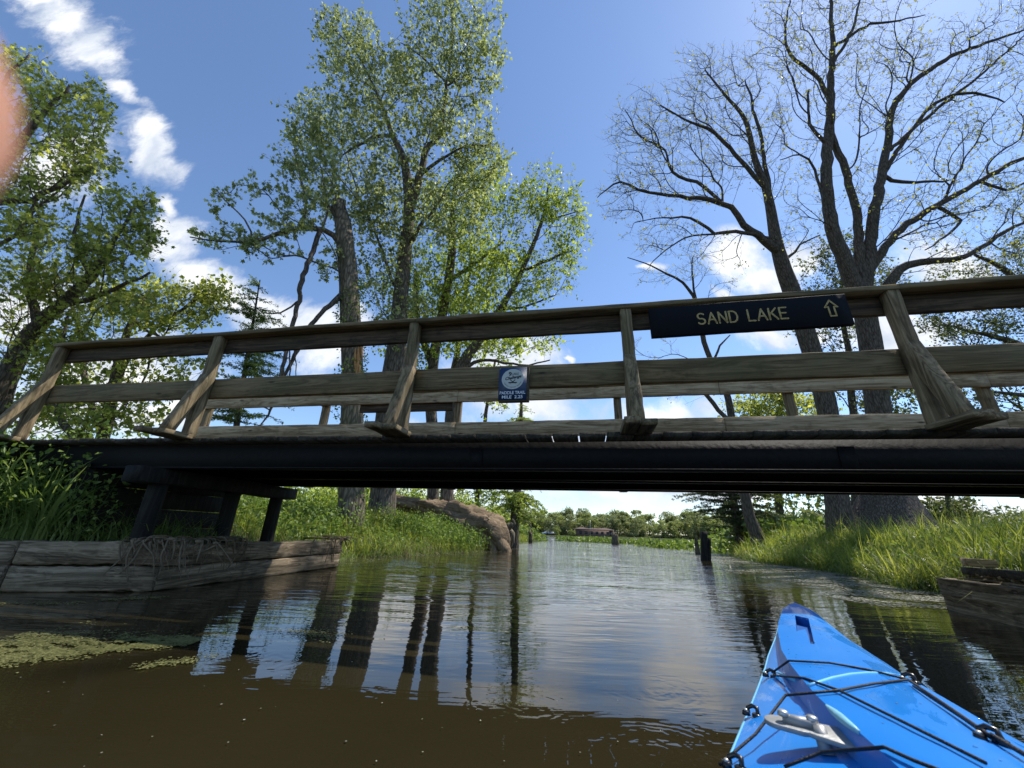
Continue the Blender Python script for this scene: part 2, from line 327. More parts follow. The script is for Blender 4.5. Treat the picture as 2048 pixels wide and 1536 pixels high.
def sdist(P, x, y):
    """signed distance, positive inside"""
    x = np.asarray(x, float); y = np.asarray(y, float); A = P; B = np.roll(P, -1, 0)
    d = np.full(x.shape, 1e9); ins = np.zeros(x.shape, bool)
    for (ax_, ay), (bx, by) in zip(A, B):
        ex, ey = bx - ax_, by - ay; t = np.clip(((x - ax_) * ex + (y - ay) * ey) / (ex * ex + ey * ey), 0, 1)
        d = np.minimum(d, np.hypot(x - ax_ - t * ex, y - ay - t * ey))
        c = ((ay > y) != (by > y)) & (x < (bx - ax_) * (y - ay) / ((by - ay) if by != ay else 1e-9) + ax_); ins ^= c
    return np.where(ins, d, -d)
def ground(x, y):
    x = np.asarray(x, float); y = np.asarray(y, float)
    l = sdist(PL, x, y); r = sdist(PR, x, y); f = sdist(PF, x, y)
    sm = lambda a, lo, hi: np.clip((a - lo) / (hi - lo), 0, 1) ** 2 * (3 - 2 * np.clip((a - lo) / (hi - lo), 0, 1))
    wl = np.exp(-((x + 3.4) / 1.6) ** 2 - ((y - 4.2) / 1.9) ** 2)          # fill behind the left timbers
    wr = np.exp(-((x - 4.9) / 1.2) ** 2 - ((y - 3.2) / 1.8) ** 2)
    zl = -.6 + .62 * sm(l, -.45, .1) + .75 * sm(l, 0, 3.2) + .3 * sm(l, 2, 12)
    zl = zl + (.32 - np.minimum(zl, .32)) * np.clip(wl * 1.5, 0, 1) * (l > .1)
    app = np.exp(-((y - 4.7) / 1.5) ** 2) * sm(-x, 3.6, 6.2)                 # the path comes down to the bridge end
    zl = zl + (1.2 - zl) * np.clip(app * 1.15, 0, 1) * (l > .05)
    zr = -.6 + .62 * sm(r, -.45, .1) + .55 * sm(r, 0, 2.2) + .3 * sm(r, 3, 8)
    zr = zr + (.34 - np.minimum(zr, .34)) * np.clip(wr * 1.5, 0, 1) * (r > .1)
    app2 = np.exp(-((y - 2.2) / 1.5) ** 2) * sm(x, 5.4, 7.5)
    zr = zr + (1.2 - zr) * np.clip(app2 * 1.15, 0, 1) * (r > .05)
    zf = -.8 + .9 * sm(f, -6, 1) + 2.2 * sm(f, 2, 60)
    z = np.maximum(np.maximum(zl, zr), zf)
    n_ = .05 * np.sin(x * 2.1 + 1.3 * np.sin(y * 1.7)) * np.cos(y * 1.9 + x * .4)
    return z + np.where(z > .1, n_, 0) * np.clip((np.maximum(l, r) - .3) * 2, 0, 1)
def gz(x, y): return float(ground(np.array([x]), np.array([y]))[0])
NG = 401; a_ = np.linspace(-1, 1, NG); gx = np.sinh(a_ * 6.6) / np.sinh(6.6) * 900
b_ = np.linspace(-.7, 1, NG); gy = 5.5 + np.sinh(b_ * 7.2) / np.sinh(7.2) * 1600
GX, GY = np.meshgrid(gx, gy); GZ = ground(GX, GY)
idx = np.arange(NG * NG).reshape(NG, NG)
q = np.stack([idx[:-1, :-1], idx[:-1, 1:], idx[1:, 1:], idx[1:, :-1]], -1).reshape(-1, 4)
m, t, o = newmat('ground_soil'); tcn = N(t, 'ShaderNodeTexCoord')
n_ = noise(t, tcn.outputs['Object'], 3.0, 8, .65); nb = noise(t, tcn.outputs['Object'], .35, 4)
c = ramp(t, n_, [(.35, (.022, .018, .01)), (.5, (.045, .04, .018)), (.68, (.04, .055, .016))])
c = mixc(t, nb, c, (.06, .085, .022)); principled(t, o, c, .95, bump(t, n_, .8, .04), .1)
tag(link('ground', mesh_np('ground', np.stack([GX, GY, GZ], -1).reshape(-1, 3), [q], True), m), kind='structure')
# water
m, t, o = newmat('river_water'); tcn = N(t, 'ShaderNodeTexCoord'); P_ = tcn.outputs['Object']
sxy = N(t, 'ShaderNodeSeparateXYZ'); L(t, P_, sxy.inputs[0])
far = N(t, 'ShaderNodeMapRange', interpolation_type='SMOOTHSTEP'); L(t, sxy.outputs[1], far.inputs[0]); far.inputs[1].default_value = 1.6; far.inputs[2].default_value = 7.0; far.inputs[3].default_value = .10; far.inputs[4].default_value = 1.0
nl = noise(t, scaled(t, P_, (.55, 1.9, 1)), 1.25, 3, .5, .5)            # long lazy ripples running across the channel
nm = noise(t, scaled(t, P_, (1.1, 4.5, 1)), 1.9, 3, .55, .3)
ns = noise(t, scaled(t, P_, (1, 1.4, 1)), 14, 3, .5)
gust = N(t, 'ShaderNodeMapRange'); L(t, noise(t, P_, .35, 3), gust.inputs[0]); gust.inputs[1].default_value = .38; gust.inputs[2].default_value = .62; gust.inputs[3].default_value = .35
h = mth(t, 'ADD', mth(t, 'MULTIPLY', nl, 1.5), mth(t, 'ADD', mth(t, 'MULTIPLY', nm, .8), mth(t, 'MULTIPLY', ns, .035)))
h = mth(t, 'MULTIPLY', h, mth(t, 'MULTIPLY', far.outputs[0], gust.outputs[0]))
# rings and little bow waves left by insects and drips
for (rx, ry, rad, fq, am) in ((.06, 1.62, .30, 125, .0045), (.42, 1.35, .33, 150, .004), (-.55, 1.63, .22, 140, .004), (-1.0, 2.0, .3, 100, .004), (.6, 1.8, .3, 120, .0045), (-.25, 1.25, .3, 130, .004)):
    v = scaled(t, P_, (1, 1.0, 1)); sb = N(t, 'ShaderNodeVectorMath', operation='DISTANCE'); L(t, v, sb.inputs[0]); sb.inputs[1].default_value = (rx, ry, 0)
    dd = mth(t, 'ADD', sb.outputs['Value'], mth(t, 'MULTIPLY', noise(t, P_, 6, 3), .22))
    env = N(t, 'ShaderNodeMapRange', interpolation_type='SMOOTHSTEP'); L(t, sb.outputs['Value'], env.inputs[0]); env.inputs[1].default_value = rad; env.inputs[2].default_value = rad * .35
    env2 = mth(t, 'MULTIPLY', env.outputs[0], mth(t, 'MULTIPLY', mth(t, 'SUBTRACT', noise(t, P_, 3.1, 2), .38, clamp=True), 6, clamp=True))
    h = mth(t, 'ADD', h, mth(t, 'MULTIPLY', mth(t, 'SINE', mth(t, 'MULTIPLY', dd, fq)), mth(t, 'MULTIPLY', env2, am)))
wc = mixc(t, noise(t, P_, .8, 4), (.0165, .0135, .006), (.026, .0212, .0092))
pw = principled(t, o, wc, .012, bump(t, h, 1.0, .03), .5, IOR=1.333)
wv_ = MB(); wv_.add([(-900, -200, 0), (900, -200, 0), (900, 1500, 0), (-900, 1500, 0)], [[0, 1, 2, 3]])
tag(wv_.build('water', m), kind='structure')
# ---------------------------------------------------------------- bridge
BA = R_(-11.1); BO = Vector((.9, 2.7, 0)); bu = Vector((math.cos(BA), math.sin(BA), 0)); bn = Vector((-math.sin(BA), math.cos(BA), 0))
br = empty('footbridge', BO, BA)
tag(br, 'weathered timber footbridge on black steel beams crossing the channel overhead', 'footbridge')
U0, U1 = -7.2, 7.6
def ib(n0, z0, z1, name='steel_beam'):
    b = MB(); b.box(U0 + .6, U1, n0 - (.044 if n0 < .2 else .009), n0 + .009, z0 + .0125, z1 - .0125 if n0 > .2 else 1.2085)
    b.box(U0 + .6, U1, n0 - .05, n0 + .05, z0, z0 + .012); b.box(U0 + .6, U1, n0 - .05 if n0 > .2 else n0 + .0095, n0 + .05, z1 - .012, z1)
    if n0 < .2:
        for u in (-1.2, 1.35, 4.2): b.box(u - .05, u + .05, n0 - .052, n0 - .0445, z0 + .02, z1 - .02)
    return b.build(name, M['steel'], br)
for n0, zb in ((.13, .998), (.9, 1.012), (1.62, 1.012)): ib(n0, zb, 1.182)
# nailer under planks
for n0 in (.9, 1.62): timber('nailer', M['wood_dark'], br, U0 + .6, U1, n0 - .04, n0 + .04, 1.186, 1.208, n=50, amp=.002, seed=int(n0 * 9))
k = 0; u = U0
while u < U1 - .2:
    w = .184; g = random.uniform(.006, .016)
    timber('deck_plank', M['wood_umber'], br, -.03 + random.uniform(-.012, .012), 1.92 + random.uniform(-.01, .01), u, u + w, 1.212 + random.uniform(-.002, .002), 1.25 + random.uniform(-.003, .003), axis=1, n=10, amp=.002, seed=k)
    u += w + g; k += 1
def rail_run(side, us, seed):
    sg = 1 if side == 0 else -1; nb_ = .0 if side == 0 else 1.8   # post centre line
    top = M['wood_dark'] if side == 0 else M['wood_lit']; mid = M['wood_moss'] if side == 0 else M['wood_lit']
    k = 0
    for a, b in zip(us[:-1], us[1:]):
        j = random.uniform(-.003, .003)
        n0, n1 = (.047, .085) if side == 0 else (1.715, 1.753)
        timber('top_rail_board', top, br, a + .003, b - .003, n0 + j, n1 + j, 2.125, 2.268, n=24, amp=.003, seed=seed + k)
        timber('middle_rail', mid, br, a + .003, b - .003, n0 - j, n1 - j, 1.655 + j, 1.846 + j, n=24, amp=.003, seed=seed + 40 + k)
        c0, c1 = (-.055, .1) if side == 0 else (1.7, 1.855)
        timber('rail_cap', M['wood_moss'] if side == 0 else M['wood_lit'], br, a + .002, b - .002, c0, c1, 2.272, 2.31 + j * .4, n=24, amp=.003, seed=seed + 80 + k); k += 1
near_u = [-7.15, -5.92, -3.89, -1.82, 0, 1.86, 3.75, 5.6, 7.5]; far_u = [-7.15, -5.9, -3.93, -1.98, .05, 1.94, 3.78, 5.6, 7.5]
rail_run(0, [-5.99, -1.80, 1.9, 5.6, 7.5], 100); rail_run(1, [-5.95, -1.97, 1.2, 3.8, 7.5], 300)
for u in near_u[1:8]:
    post = timber('rail_post', M['wood_z'], br, 1.234, 2.271, u - .043, u + .043, -.042, .044, axis=2, n=14, amp=.003, seed=int(u * 50 + 999))
        # leaning brace from mid post out to the outrigger
    br_m = MB(); a = np.array([0, -.045, 1.86]); b = np.array([0, -.235, 1.285]); d = (b - a) / np.linalg.norm(b - a); pn = np.array([0, d[2], -d[1]])
    V, Q, Oc = wobble_box(0, np.linalg.norm(b - a), -.043, .043, -.0, .088, n=10, amp=.003, seed=int(u * 31 + 500))
    W_ = np.array([u, 0, 0]) + a + V[:, :1] * d + V[:, 1:2] * np.array([1., 0, 0]) - V[:, 2:3] * pn
    br_m.add(W_, Q, Oc); bo_ = br_m.build('brace', M['wood_z'], br)
    for q_ in (.16, .46): c_ = np.array([u, 0, 0]) + a + d * q_ - pn * .0885; m_ = MB(); m_.tube([c_, c_ - pn * .006], .011 if q_ < .3 else .006, 10); m_.build('bolt_head', M['galv'], bo_)
    for s_ in (-1, 1):
        timber('outrigger', M['wood_y'], br, -.33 + .03 * s_, -.036, u + s_ * .056 - .052, u + s_ * .056 + .052, 1.232, 1.272, axis=1, n=8, amp=.002, seed=int(u * 7 + 70 + s_))
for u in far_u[1:8]:
    timber('rail_post', M['wood_lit'] if False else M['wood_z'], br, 1.02, 2.271, u - .043, u + .043, 1.756, 1.842, axis=2, n=12, amp=.003, seed=int(u * 40 + 1999))
# trestle of the left abutment
def piled(u0, n0, r=.1, top=.98, z0=-.3, lean=0): 
    m_ = MB(); P = [(u0 + lean * (1 - s), n0, z0 + (top - z0) * s) for s in np.linspace(0, 1, 8)]; m_.tube(P, [r] * 8, 12, .05, int(n0 * 10)); m_.build('pile', M['wood_black'], br, True)
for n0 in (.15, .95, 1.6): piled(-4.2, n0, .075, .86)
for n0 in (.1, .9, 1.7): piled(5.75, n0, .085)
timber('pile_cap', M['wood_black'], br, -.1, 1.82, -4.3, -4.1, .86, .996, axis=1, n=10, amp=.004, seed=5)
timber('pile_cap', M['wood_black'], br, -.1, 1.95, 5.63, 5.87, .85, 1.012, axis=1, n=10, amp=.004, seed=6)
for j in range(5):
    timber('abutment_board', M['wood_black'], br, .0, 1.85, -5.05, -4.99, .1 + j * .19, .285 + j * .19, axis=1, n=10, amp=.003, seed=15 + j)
def bw(u, n, z=0.): p = BO + bu * u + bn * n; return Vector((p.x, p.y, z))
# ---------------------------------------------------------------- signs
def strokes(polys, w, depthy, mb, y0):
    for P in polys:
        P = np.array(P, float)
        for i in range(len(P) - 1):
            a, b = P[i], P[i + 1]; d = (b - a) / (np.linalg.norm(b - a) + 1e-9); n = np.array([-d[1], d[0]]) * w / 2
            c = [a + n, a - n, b - n, b + n]; yo = y0 - depthy - i * 1e-5
            mb.add([(p[0], yo, p[1]) for p in c] + [(p[0], y0, p[1]) for p in c], [[0, 1, 2, 3], [0, 4, 5, 1], [1, 5, 6, 2], [2, 6, 7, 3], [3, 7, 4, 0]])
        for i, p in enumerate(P):
            K = 10; yo = y0 - depthy - .0004 - i * 1e-5; ring = [(p[0] + w / 2 * math.cos(2 * math.pi * j / K), yo, p[1] + w / 2 * math.sin(2 * math.pi * j / K)) for j in range(K)]
            mb.add(ring, [list(range(K))[::-1] if False else list(range(K))])
def arc(cx_, cy_, rx, ry, a0, a1, n=10): return [(cx_ + rx * math.cos(R_(a0 + (a1 - a0) * i / n)), cy_ + ry * math.sin(R_(a0 + (a1 - a0) * i / n))) for i in range(n + 1)]
GL = {'S': [arc(.3, .74, .27, .25, 35, 250, 10) + arc(.3, .26, .29, .25, 80, -150, 12)], 'A': [[(0, 0), (.34, 1), (.68, 0)], [(.13, .36), (.55, .36)]], 'N': [[(0, 0), (0, 1), (.6, 0), (.6, 1)]],
      'D': [[(0, 0), (0, 1), (.25, 1)] + arc(.25, .5, .36, .5, 90, -90, 10) + [(0, 0)]], 'L': [[(0, 1), (0, 0), (.5, 0)]], 'K': [[(0, 0), (0, 1)], [(.55, 1), (.02, .42)], [(.18, .6), (.6, 0)]], 'E': [[(.52, 1), (0, 1), (0, 0), (.52, 0)], [(0, .52), (.44, .52)]]}
s1 = empty('lake_sign', bw(.845, -.07, 2.105), BA); s1.rotation_euler = (0, R_(-.6), BA)
tag(s1, 'long dark board with routed yellow SAND LAKE lettering hung on the rail', 'sign')
b = MB(); V, Q, O_ = wobble_box(-.675, .675, -.02, .02, -.125, .125, n=20, amp=.001, seed=4); b.add(V, Q, O_); b.build('sign_board', M['navy'], s1)
lt = MB(); x = -.335; hh = .092
for ch in 'SAND LAKE':
    if ch == ' ': x += .055; continue
    strokes([[(x + px * hh * .93, -.047 + py * hh) for px, py in P] for P in GL[ch]], .0125, .0015, lt, -.0212)
    x += {'S': .6, 'A': .68, 'N': .62, 'D': .61, 'L': .5, 'K': .6, 'E': .52}[ch] * hh * .93 + .02
lt.build('lettering', M['routed'], s1)
ar = MB(); ax0, az = .562, -.052
strokes([[(ax0 - .018, az), (ax0 - .018, az + .075), (ax0 - .04, az + .072), (ax0, az + .128), (ax0 + .04, az + .072), (ax0 + .018, az + .075), (ax0 + .018, az), (ax0 - .018, az)]], .011, .0015, ar, -.0212)
ar.build('arrow', M['routed'], s1)
s2 = empty('trail_sign', bw(-.908, -.0, 1.665), BA)
tag(s2, 'small blue paddle trail marker with cream disc reading PADDLE TRAIL MILE 2.25', 'sign')
b = MB(); b.box(-.117, .128, .0, .04, -.15, .145); bevel(b.build('backing_board', M['wood_dark'], s2), .004)
b = MB(); b.box(-.117, .11, -.0045, -.001, -.136, .14); b.build('sign_plate', M['blue_sign'], s2)
d = MB(); K = 48; d.add([(-.004 + .09 * math.cos(2 * math.pi * j / K), -.0052, .04 + .087 * math.sin(2 * math.pi * j / K)) for j in range(K)], [list(range(K))]); d.build('disc', M['cream'], s2)
def text(s, size, x, z, mat, parent, y=-.0062, shear=0, sx_=1., rot=0, bold=0., name='lettering'):
    c = bpy.data.curves.new(name, 'FONT'); c.body = s; c.size = size; c.shear = shear; c.align_x = 'CENTER'; c.align_y = 'CENTER'; c.offset = bold
    tmp = bpy.data.objects.new('tmp', c); COL.objects.link(tmp); bpy.context.view_layer.update()
    me = bpy.data.meshes.new_from_object(tmp.evaluated_get(bpy.context.evaluated_depsgraph_get())); bpy.data.objects.remove(tmp)
    o = link(name, me, mat, parent); o.location = (x, y, z); o.rotation_euler = (R_(90), -rot, 0); o.scale = (sx_, 1, 1); return o
text('PADDLE TRAIL', .036, -.003, -.078, M['white_txt'], s2, sx_=.88, bold=.0006); text('MILE  2.25', .036, -.003, -.114, M['white_txt'], s2, sx_=1.1, bold=.0006)
text('9', .05, -.026, .082, M['black_txt'], s2, bold=.0012); text('LAKE', .03, .016, .082, M['black_txt'], s2, sx_=.85, bold=.0003)
text('Challenge', .034, -.003, .052, M['black_txt'], s2, shear=.45, rot=R_(9), bold=.0012)
cn_ = MB(); yy = -.0062
strokes([[(-.034, .009), (.028, .009)]], .009, .0003, cn_, yy); strokes([[(-.003, .014), (.016, .033)], [(-.003, .014), (-.022, .033)]], .0065, .0003, cn_, yy)
strokes([[(-.022, .002), (-.024, -.003)], [(.018, .002), (.02, -.003)]], .0025, .0003, cn_, yy)
cn_.build('canoe_emblem', M['black_txt'], s2)
tk = MB()
for j in range(26):
    if j in (8, 17): continue
    a = R_(206 + j * 5.2); strokes([[(-.004 + .071 * math.cos(a), .04 + .068 * math.sin(a)), (-.004 + .076 * math.cos(a + .02), .04 + .073 * math.sin(a + .02))]], .0028, .0002, tk, yy)
tk.build('small_lettering', M['black_txt'], s2)
for xx, zz in ((-.108, .132), (.1, .132)):
    m_ = MB(); m_.tube([(xx, -.007, zz), (xx, -.0045, zz)], .0035, 8); m_.build('screw', M['galv'], s2)
s3 = empty('far_rail_sign', bw(-2.72, 1.70, 2.02), BA)
tag(s3, 'plain dark brown board hanging below the far handrail, seen from behind', 'sign')
b = MB(); b.add(*wobble_box(-.66, .66, .06, .1, -.0, .19, n=14, amp=.001, seed=9)); b.build('sign_board', M['wood_dark'], s3)
# ---------------------------------------------------------------- timber bulkheads
def wall(name, label, P, courses, th, seed, zbot=-.35, endcap=True):
    w = empty(name, (P[0][0], P[0][1], 0)); tag(w, label, 'timber wall')
    for i in range(len(P) - 1):
        a, b = Vector((*P[i], 0)), Vector((*P[i + 1], 0)); d = b - a; ln = d.length; e = empty('section', (0, 0, 0)) if False else None
        ang = math.atan2(d.y, d.x)
        for j, (z0, z1) in enumerate(courses):
            m_ = MB(); m_.add(*wobble_box(0.004 if i == 0 else .03, ln - .004, 0.002 * ((i + j) % 2), th, z0 + .003, z1 - .003, n=26, amp=.006, seed=seed + i * 7 + j))
            o_ = m_.build('timber', M['wood_wall'], w); o_.location = (a.x - P[0][0], a.y - P[0][1], 0); o_.rotation_euler = (0, 0, ang)
    return w
wall('timber_bulkhead', 'grey two-course timber bulkhead along the left bank under the bridge', [(-7.2, 2.62), (-3.9, 3.36), (-2.92, 3.61), (-2.45, 6.25)], [(-.35, .0), (.0, .185), (.185, .365)], .16, 50)
wall('timber_bulkhead', 'dark plank bulkhead at the right edge with debris on its ledge', [(4.42, 4.16), (3.98, 2.9), (4.5, 1.2), (8.8, -.7)][::1], [(-.35, -.02), (-.02, .135), (.135, .28)], -.14, 90)
wr = [o for o in COL.objects if o.name.startswith('timber_bulkhead')][-1]
for nm, (x0, x1, y0, y1, z0, z1) in (('top_board', (.02, 1.32, -.2, -.06, .325, .392)), ('ledge_board', (.03, 1.3, -.19, -.01, .284, .297))):
    m_ = MB(); m_.add(*wobble_box(x0, x1, y0 , y1, z0, z1, n=14, amp=.004, seed=3)); o_ = m_.build(nm, M['wood_umber'] if nm == 'top_board' else M['wood_wall'], wr); o_.rotation_euler = (0, 0, math.atan2(-1.26, -.44))
    o_.scale = (1, -1, 1)
m_ = MB(); m_.add(*wobble_box(-.1, .1, -.06, .06, 0, .07, n=6, amp=.003, seed=12)); o_ = m_.build('timber_block', M['wood_lit']); o_.location = (4.5, 3.97, .3945); o_.rotation_euler = (0, 0, R_(-28))
tag(o_, 'short sun-bleached timber offcut lying on top of the right-hand bulkhead', 'timber block')
# ---------------------------------------------------------------- trees
def smooth_path(P, step=.35):
    P = np.asarray(P, float); out = []
    n = len(P)
    for i in range(n - 1):
        p0, p1, p2, p3 = P[max(i - 1, 0)], P[i], P[i + 1], P[min(i + 2, n - 1)]
        k = max(1, int(np.linalg.norm(p2[:3] - p1[:3]) / step))
        for j in range(k):
            t_ = j / k; out.append(.5 * ((2 * p1) + (-p0 + p2) * t_ + (2 * p0 - 5 * p1 + 4 * p2 - p3) * t_ ** 2 + (-p0 + 3 * p1 - 3 * p2 + p3) * t_ ** 3))
    out.append(P[-1]); return np.array(out)
def kites(C, D, Nn, Ls, Ws, fold=.25):
    """leaf kites: C base, D direction, Nn normal"""
    n = len(C); D = norm(D); Sd = norm(np.cross(D, Nn)); Nn = np.cross(Sd, D); Ls = Ls[:, None]; Ws = Ws[:, None]
    V = np.stack([C, C + D * Ls * .42 + Sd * Ws * .5 + Nn * Ws * fold, C + D * Ls, C + D * Ls * .42 - Sd * Ws * .5 + Nn * Ws * fold], 1).reshape(-1, 3)
    b = (np.arange(n) * 4)[:, None]; Fc = np.concatenate([b + [0, 1, 2], b + [0, 2, 3]], 0)
    return V, Fc
def lobed(C, D, Nn, Ls, rg):
    """five-pointed maple-like leaves (one fan each)"""
    n = len(C); D = norm(D); Sd = norm(np.cross(D, Nn)); Nn = np.cross(Sd, D)
    pts = np.array([(0, 0, 0), (.5, .12, .06), (.3, .4, 0), (.62, .75, .1), (.2, .68, .0), (0, 1.15, -.05), (-.2, .68, 0), (-.62, .75, .1), (-.3, .4, 0), (-.5, .12, .06)])
    V = C[:, None] + Ls[:, None, None] * (pts[None, :, 0:1] * Sd[:, None] + pts[None, :, 1:2] * D[:, None] + pts[None, :, 2:3] * Nn[:, None])
    b = (np.arange(n) * 10)[:, None]; tri = [[0, 1, 2], [0, 2, 8], [0, 8, 9], [2, 3, 4], [2, 4, 8], [4, 6, 8], [6, 7, 8], [4, 5, 6]]
    return V.reshape(-1, 3), np.concatenate([b + t_ for t_ in tri], 0)
def sample_blobs(blobs, rg):
    A = []
    for (x, y, rx, ry, Y, dy, n) in blobs:
        v = rg.normal(size=(n * 2, 3)); v = v / np.linalg.norm(v, axis=1)[:, None] * rg.uniform(.12, 1, (n * 2, 1)) ** (1 / 2.4)
        nc = max(3, n // 7); cen = v[rg.choice(len(v), nc, replace=False)]; pick = rg.integers(0, nc, n)
        v = np.where(rg.random((n, 1)) < .72, cen[pick] * 1.03 + rg.normal(0, .13, (n, 3)), v[:n] * .92)
        for a in v: A.append(at(x + a[0] * rx, y + a[1] * ry, Y + a[2] * dy))
    return np.array(A)
WK = {'bark_dark': .78, 'bark': .84, 'bark_snag': .8}
def tree(name, label, limbs, blobs, leaf=None, lsize=.08, per=7, spread=.16, barkm='bark', seed=1, bf=.35, tip_r=.0035, cat='tree', sink=.6, lobe=False, jit=.1, droop=0., crown='crown', group=None, lump=.07, alltwigs=.5, flare=1.0, rmax=.75, exp=2.3, twn=3, twl=.3, twup=.25):
    rg = np.random.default_rng(seed)
    limbP = []; nodes = []; nr = []; nd = []; par = []
    base = None; li = 0
    for li, lb in enumerate(limbs):
        P = []
        for (x, y, Y, w) in lb:
            p = at(x, y, Y); P.append([*p, w * .5 * WK[barkm] * depth(p) / F])
        if li > 0:
            A_ = np.array(nodes); j = int(np.argmin(np.linalg.norm(A_ - np.array(P[0][:3]), axis=1)))
            if np.linalg.norm(A_[j] - P[0][:3]) > .03: P = [[*A_[j], min(P[0][3] * 1.1, nr[j] * .85)]] + P
        if li == 0:
            p0 = P[0]; g_ = gz(p0[0], p0[1]); dz = max(p0[2] - g_, 0)
            P = [[p0[0] , p0[1], min(g_, p0[2]) - .25, p0[3] * (1.25 if dz > .3 else 1.05) * flare]] + P
            base = P[0]
        P = smooth_path(P, .3); P[:, 3] = np.maximum(P[:, 3], .004)
        if len(P) > 4 and P[:, 3].mean() < .2: P[1:-1, :3] += rg.normal(0, .02, (len(P) - 2, 3)) * min(1, P[:, 3].mean() * 25)
        limbP.append(P)
        st = 0
        if li == 0: d0 = 0.
        else:
            A_ = np.array(nodes); j = int(np.argmin(np.linalg.norm(A_ - P[0, :3], axis=1))); d0 = nd[j]
        acc = d0
        for i, q_ in enumerate(P):
            if i: acc += np.linalg.norm(q_[:3] - P[i - 1, :3])
            nodes.append(q_[:3].copy()); nr.append(q_[3]); nd.append(acc); par.append(-1)
    o0 = np.array([base[0], base[1], gz(base[0], base[1])])
    root = empty(name, o0); tag(root, label, cat, group)
    mb = MB()
    for i, P in enumerate(limbP):
        mb.add(*path_tube(P[:, :3] - o0, P[:, 3], 16 if P[:, 3].max() > .12 else 8, lump if P[:, 3].max() > .05 else 0, seed * 10 + i))
    mb.build('trunk', M[barkm], root, True)
    if blobs:
        A = sample_blobs(blobs, rg); nA = len(A); M0 = len(nodes)
        Nd = np.array(nodes + [[0, 0, 0]] * nA); D_ = np.concatenate([nd, np.zeros(nA)])
        okr = np.array(nr) < max(nr) * rmax
        best = np.full(nA, 1e9); bp = np.zeros(nA, int)
        for s in range(0, M0, 50):
            dd_ = np.linalg.norm(A[:, None] - Nd[None, s:min(s + 50, M0)], axis=2) + bf * D_[None, s:min(s + 50, M0)] + np.where(okr[s:min(s + 50, M0)], 0, 3.)[None]
            j = dd_.argmin(1); v_ = dd_[np.arange(nA), j]; u_ = v_ < best; best[u_] = v_[u_]; bp[u_] = j[u_] + s
        alive = np.ones(nA, bool); parent = -np.ones(M0 + nA, int); cnt = M0; pos = {}
        order = []
        for _ in range(nA):
            i = int(np.argmin(np.where(alive, best, 1e9))); alive[i] = False
            Nd[cnt] = A[i]; pr = bp[i]; D_[cnt] = D_[pr] + np.linalg.norm(A[i] - Nd[pr]); parent[cnt] = pr; order.append(cnt)
            c_ = np.linalg.norm(A - A[i], axis=1) + bf * D_[cnt]; u_ = alive & (c_ < best); best[u_] = c_[u_]; bp[u_] = cnt; cnt += 1
        nch = np.zeros(cnt); tips = np.zeros(cnt)
        for c_ in reversed(order):
            if nch[c_] == 0: tips[c_] = 1
            nch[parent[c_]] += 1; tips[parent[c_]] += tips[c_]
        rr = tip_r * np.power(np.maximum(tips, 1), 1 / exp)
        mn_ = {}
        for c_ in order:
            q_ = parent[c_]
            if q_ not in mn_ or tips[c_] > tips[mn_[q_]]: mn_[q_] = c_
        kk = np.array([c_ for c_ in order if c_ in mn_]); mm = np.array([mn_[c_] for c_ in kk])
        for _ in range(2):
            if len(kk): Nd[kk] = .5 * Nd[kk] + .25 * (Nd[parent[kk]] + Nd[mm])
        nrn = np.array(nr)
        E = np.array(order); Pp = parent[E]
        p0, p1 = Nd[Pp], Nd[E]; r1 = rr[E]; r0 = np.where(Pp >= M0, rr[Pp], np.minimum(nrn[np.minimum(Pp, M0 - 1)] * .8, r1 * 1.35)); r0 = np.minimum(r0, r1 * 1.5)
        r1 = np.where(nch[E] == 0, r1 * .5, r1)
        # bend: three pieces per edge
        ln = np.linalg.norm(p1 - p0, axis=1)[:, None]
        main = -np.ones(cnt, int); bt = np.zeros(cnt)
        for c_ in order:
            if tips[c_] > bt[parent[c_]]: bt[parent[c_]] = tips[c_]; main[parent[c_]] = c_
        tg = np.zeros((cnt, 3)); tg[E] = norm(p1 - p0); hm = np.array([c_ for c_ in order if main[c_] >= 0]);
        if len(hm): tg[hm] = norm(norm(Nd[main[hm]] - Nd[hm]) + tg[hm])
        dirn = norm(p1 - p0); st_ = np.where((Pp >= M0)[:, None], norm(tg[Pp] * .9 + dirn * .6), norm(dirn + rg.normal(0, .25, dirn.shape) + [0, 0, .25])); en_ = tg[E]
        st_ = norm(st_ + rg.normal(0, jit, st_.shape)); en_ = en_ + [0, 0, .1 - droop]
        def hz(t_): return (2 * t_ ** 3 - 3 * t_ ** 2 + 1) * p0 + (t_ ** 3 - 2 * t_ ** 2 + t_) * st_ * ln + (3 * t_ ** 2 - 2 * t_ ** 3) * p1 + (t_ ** 3 - t_ ** 2) * en_ * ln
        ma = hz(.34); mb_ = hz(.68)
        ra, rb = r0 * .66 + r1 * .34, r0 * .32 + r1 * .68
        tb = MB()
        for (a, b, x_, y_) in ((p0, ma, r0, ra), (ma, mb_, ra, rb), (mb_, p1, rb, r1)):
            th = np.maximum(x_, y_); sm_ = th < .012
            if sm_.any(): tb.add(*tubes(a[sm_] - o0, b[sm_] - o0, x_[sm_], y_[sm_], 3))
            if (~sm_).any(): tb.add(*tubes(a[~sm_] - o0, b[~sm_] - o0, x_[~sm_], y_[~sm_], 6))
        tips_i = np.where(nch[E] <= 1)[0]; TI = np.repeat(tips_i, twn); tdir = norm(en_[TI] * .9 + rg.normal(0, .55, (len(TI), 3)) + [0, 0, twup]); tlen = twl * rg.uniform(.5, 1.2, len(TI)); tpos = p0[TI] + (p1[TI] - p0[TI]) * rg.uniform(.55, 1, (len(TI), 1)); t2 = norm(tdir + rg.normal(0, .22, (len(TI), 3)) + [0, 0, twup * .6])
